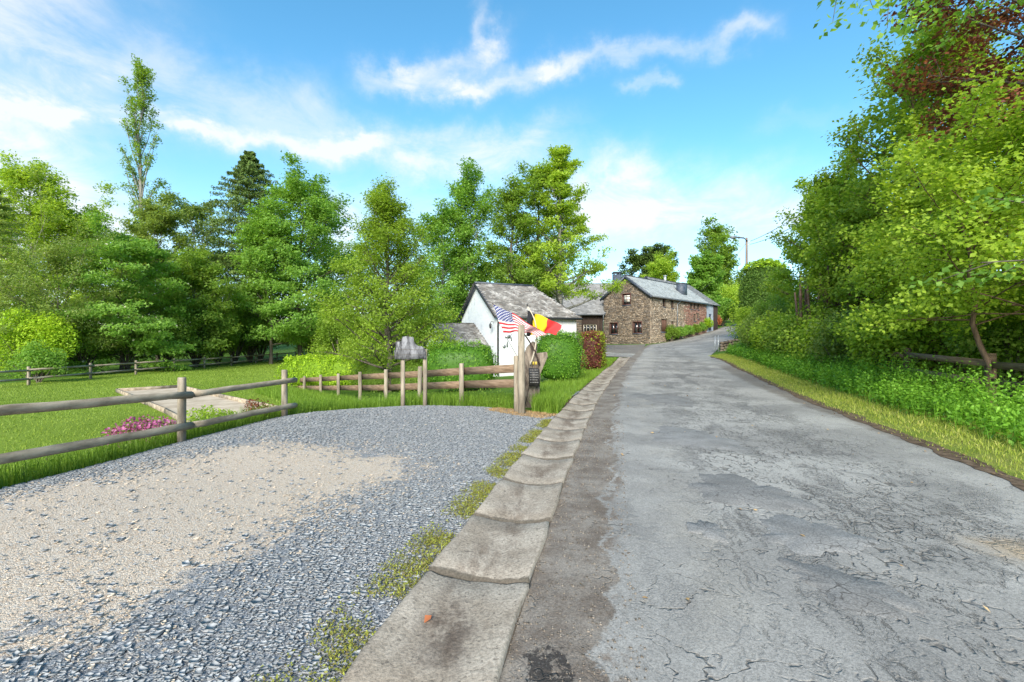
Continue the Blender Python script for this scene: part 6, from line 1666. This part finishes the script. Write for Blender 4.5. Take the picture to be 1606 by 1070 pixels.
# bare dead stems of a felled conifer hedge
DS = empty('dead_conifer_stems', (13.5, 19.6, .2), 'row of bare brown dead conifer stems among the right trees', 'dead trees')
rg = np.random.default_rng(77)
for i in range(16):
    x, y = 13.1 + i * .05 + rg.normal(0, .15), 20.9 - i * .17 + rg.normal(0, .2); z = g1(x, y)
    mb = MB(); hgt = rg.uniform(3.0, 4.4); lx, ly = rg.normal(0, .18, 2)
    mb.tube([(x, y, z - .1), (x + lx * .5, y + ly * .5, z + hgt * .5), (x + lx, y + ly, z + hgt)], [.09, .07, .035], 6)
    for j in range(7):
        zz4 = z + hgt * rg.uniform(.35, .98); a = rg.uniform(0, 6.28); L = rg.uniform(.15, .4); mb.tube([(x + lx * .8, y + ly * .8, zz4), (x + lx + math.cos(a) * L, y + ly + math.sin(a) * L, zz4 + rg.uniform(-.05, .3))], [.02, .006], 4)
    mb.build('stem', M['bark_brown'], DS)

# ================================================================== grass, nettles, weeds
rg = np.random.default_rng(90)
crest = np.array([(-5.9, -1), (-5.65, 1), (-5.28, 4.2), (-4.93, 6.5), (-4.52, 8.9), (-3.8, 9.85), (-3.25, 10.3), (-2.2, 10.65), (-.8, 10.45), (0.05, 9.8)])
foot = np.array([(-8.4, -1), (-8.1, 1), (-7.6, 4.0), (-7.2, 7.2), (-6.9, 11.0), (-6.0, 13.2), (-4.8, 14.0), (-3.4, 13.6), (-1.6, 12.9), (0.4, 12.3)])
p, u = scatter(38000, crest, foot, 91, 1.25)
grass('bank_grass', p, rg.uniform(.12, .42, len(p)) * (1.05 - .5 * u), rg.uniform(.005, .011, len(p)), rg.normal(.45, .22, len(p)), 'grass', 'tall green grass on the bank below the gravel', 'grass', 92)
p, u = scatter(16000, [(0.5, 10.2), (0.7, 12.5), (1.0, 16), (2.6, 19.5), (4.1, 24), (5.2, 27.5)], [(1.05, 10.0), (1.6, 12.2), (2.6, 15.9), (3.7, 19.4), (5.05, 24), (6.3, 27.7)], 93)
grass('gutter_verge_grass', p, rg.uniform(.06, .22, len(p)), rg.uniform(.008, .016, len(p)), rg.normal(.55, .2, len(p)), 'grass', 'green grass strip between the hedges and the gutter', 'grass', 94)
p, u = scatter(7000, [(.42, 9.5), (.5, 10.2), (.55, 11.5)], [(.95, 9.45), (1.15, 10.2), (1.2, 11.5)], 95)
grass('post_tuft', p, rg.uniform(.15, .42, len(p)), rg.uniform(.006, .012, len(p)), rg.normal(.42, .2, len(p)), 'grass', 'tall green grass tuft right of the flag post', 'grass', 96)
p, u = scatter(14000, [(-4.8, 14.2), (-7.2, 17.2), (-10.2, 20.6)], [(-5.8, 13.4), (-8.2, 16.2), (-11.0, 19.6)], 97)
grass('fence_foot_grass', p, rg.uniform(.1, .34, len(p)), rg.uniform(.009, .016, len(p)), rg.normal(.5, .2, len(p)), 'grass', 'longer grass along the foot of the board fence', 'grass', 98)
n_l = 90000
lx_ = rg.uniform(-26, -6.6, n_l); ly_ = 5 + 47 * rg.uniform(0, 1, n_l) ** 1.5
inpit = ((lx_ - A[0]) * n_[0] + (ly_ - A[1]) * n_[1] > -.05) & ((lx_ - A[0]) * n_[0] + (ly_ - A[1]) * n_[1] < 2.36) & ((lx_ - A[0]) * u_[0] + (ly_ - A[1]) * u_[1] > -.05) & ((lx_ - A[0]) * u_[0] + (ly_ - A[1]) * u_[1] < 12.06)
kp = (~inpit) & (lx_ < np.interp(ly_, [0, 7, 12.5, 25, 60], [-6.9, -6.8, -7.0, -9.4, -11])) & (lx_ > -1.2 * ly_ - 1)
lx_, ly_ = lx_[kp], ly_[kp]; p = np.stack([lx_, ly_, G(lx_, ly_) + .01], 1)
pat = .10 * np.sin(lx_ * .9 + ly_ * .5) + .1 * np.sin(lx_ * 2.3 - ly_ * 1.1) + .12 * np.sin(lx_ * .31 - ly_ * .23 + 1)
grass('lawn_grass', p, rg.uniform(.03, .075, len(p)), .010 + ly_ * .0008, rg.normal(.5, .2, len(p)) + pat, 'grass_lawn', 'short mown blades of the bright lawn', 'grass', 99, lean=.6, seg=1)
vy = np.arange(2, 31, 1.)
p, u = scatter(46000, [(float(RR(y)) + .04, y) for y in vy], [(float(RR(y)) + 1.75, y) for y in vy], 100, .75)
grass('verge_grass', p, rg.uniform(.04, .14, len(p)) * (.6 + .7 * u), rg.uniform(.006, .012, len(p)) * (1 + p[:, 1] * .04), rg.normal(.42, .26, len(p)), 'grass_dry', 'short yellow green grass on the verge right of the lane', 'grass', 101, lean=.5)
pw, uw = scatter(900, crest, foot, 190, 1.2)
pw = np.repeat(pw, 14, 0); zz5 = np.tile(np.linspace(.03, .3, 14), 900); pw = pw + rg.normal(0, .045, pw.shape) * np.array([1, 1, .3]); pw[:, 2] += zz5 * rg.uniform(.5, 1.2, len(pw))
bw = leaf_obj('bank_weeds', pw, np.zeros_like(pw), rg.uniform(.03, .075, len(pw)), rg.normal(.45, .22, len(pw)), M['leaf_mid'], rg, asp=.5, up=.9)
tag(bw, 'broad leaved weeds growing through the grass of the bank', 'weeds', kind='stuff')
# nettles
npl = 2600
p, u = scatter(npl, [(float(RR(y)) + 1.25, y) for y in vy], [(float(RR(y)) + 2.8, y) for y in vy], 102)
hts = rg.uniform(.55, 1.0, npl) * (.65 + .45 * u) * np.clip(.70 + .03 * p[:, 1], .7, 1.05)
C = []; O = []; Ls = []; vv = []
stalk_t = []
for i in range(npl):
    nlv = 16; z = (np.arange(nlv) + .8) / nlv * hts[i]; a = (np.arange(nlv) % 2) * 3.14 + (np.arange(nlv) // 2) * 1.57 + rg.uniform(0, 6)
    r = (.035 + .05 * (1 - z / hts[i])) * rg.uniform(.7, 1.3, nlv); tl = rg.normal(0, .12, 2)
    C.append(np.stack([p[i, 0] + np.cos(a) * r + tl[0] * z, p[i, 1] + np.sin(a) * r + tl[1] * z, p[i, 2] + z], 1)); O.append(np.stack([np.cos(a), np.sin(a), .2 * np.ones(nlv)], 1))
    Ls.append(rg.uniform(.055, .10, nlv) * (1.15 - .5 * z / hts[i]) * (1 + .02 * p[i, 1])); vv.append(rg.normal(.38, .1) + .34 * z / hts[i] + rg.normal(0, .12, nlv))
net = leaf_obj('nettles', np.concatenate(C), np.concatenate(O), np.concatenate(Ls), np.concatenate(vv), M['nettle'], rg, asp=.55, up=.9, outw=.5, droop=.35)
tag(net, 'dense bed of green nettles between the verge and the hazels', 'nettles', kind='stuff')
grass('nettle_grass', p + rg.normal(0, .12, p.shape) * np.array([1, 1, 0]), hts * 1.05, np.full(npl, .008), rg.normal(.5, .2, npl), 'nettle', 'thin stalks and grasses among the nettles', 'grass', 103, lean=.3)
pl_, ul_ = scatter(260, [(float(RR(y)) - .5, y) for y in vy], [(float(RR(y)) + 1.6, y) for y in vy], 150, .8)
pl2, _ = scatter(90, [(float(GR(y)), y) for y in vy], [(float(GR(y)) + 4.2, y) for y in vy], 151)
pl_ = np.concatenate([pl_, pl2]); pl_[:, 2] += .045
ll = leaf_obj('leaf_litter', pl_, np.zeros_like(pl_), rg.uniform(.025, .06, len(pl_)), rg.uniform(0, 1, len(pl_)), M['straw'], rg, asp=.55, up=2.5)
tag(ll, 'scattered dry leaves on the verge and the lane', 'leaves', kind='stuff')
# weeds along the gutter and moss between the chips
yy = np.arange(-1, 9.2, .6)
p, u = scatter(6200, [(float(GL(y)) - .46 + .03 * y, y) for y in yy], [(float(GL(y)) - .02, y) for y in yy], 104, .6)
clus = np.sin(p[:, 1] * 4.7) + np.sin(p[:, 1] * 9.1 + p[:, 0] * 8) + rg.normal(0, .5, len(p)); p = p[clus > -.55]
C = np.repeat(p, 7, 0) + rg.normal(0, .022, (len(p) * 7, 3)) * np.array([1, 1, .25]); C[:, 2] = G(C[:, 0], C[:, 1]) + .03 + np.abs(rg.normal(0, .010, len(C)))
wd_ = leaf_obj('gutter_weeds', C, np.zeros_like(C), rg.uniform(.008, .021, len(C)), rg.normal(.45, .30, len(C)), M['moss'], rg, asp=.6, up=1.0)
tag(wd_, 'yellow green weeds and moss along the left lip of the gutter', 'weeds', kind='stuff')
# dry straw at the foot of the flag post
p, u = scatter(4200, [(-.55, 9.75), (.0, 9.15), (.55, 8.75)], [(-.25, 10.2), (.45, 9.55), (.95, 9.15)], 105)
p[:, 2] += .015
grass('dry_straw', p, rg.uniform(.02, .06, len(p)), rg.uniform(.006, .012, len(p)), rg.normal(.5, .25, len(p)), 'straw', 'dry brown cut grass around the foot of the flag post', 'grass', 106, lean=1.6)
# loose grit along the lane edge
p, u = scatter(2600, [(float(GR(y)) + .0, y) for y in yy], [(float(GR(y)) + .65, y) for y in yy], 107, 1.2)
p[:, 2] += .033; sz = rg.uniform(.006, .018, len(p)); kk = rg.uniform(.6, 1.4, (len(p), 1))
chips('loose_grit', p, sz, sz * .3, kk * np.array([[.22, .19, .16]]), M['chip'], 'loose grit strewn along the left edge of the lane', 'grit', 108)
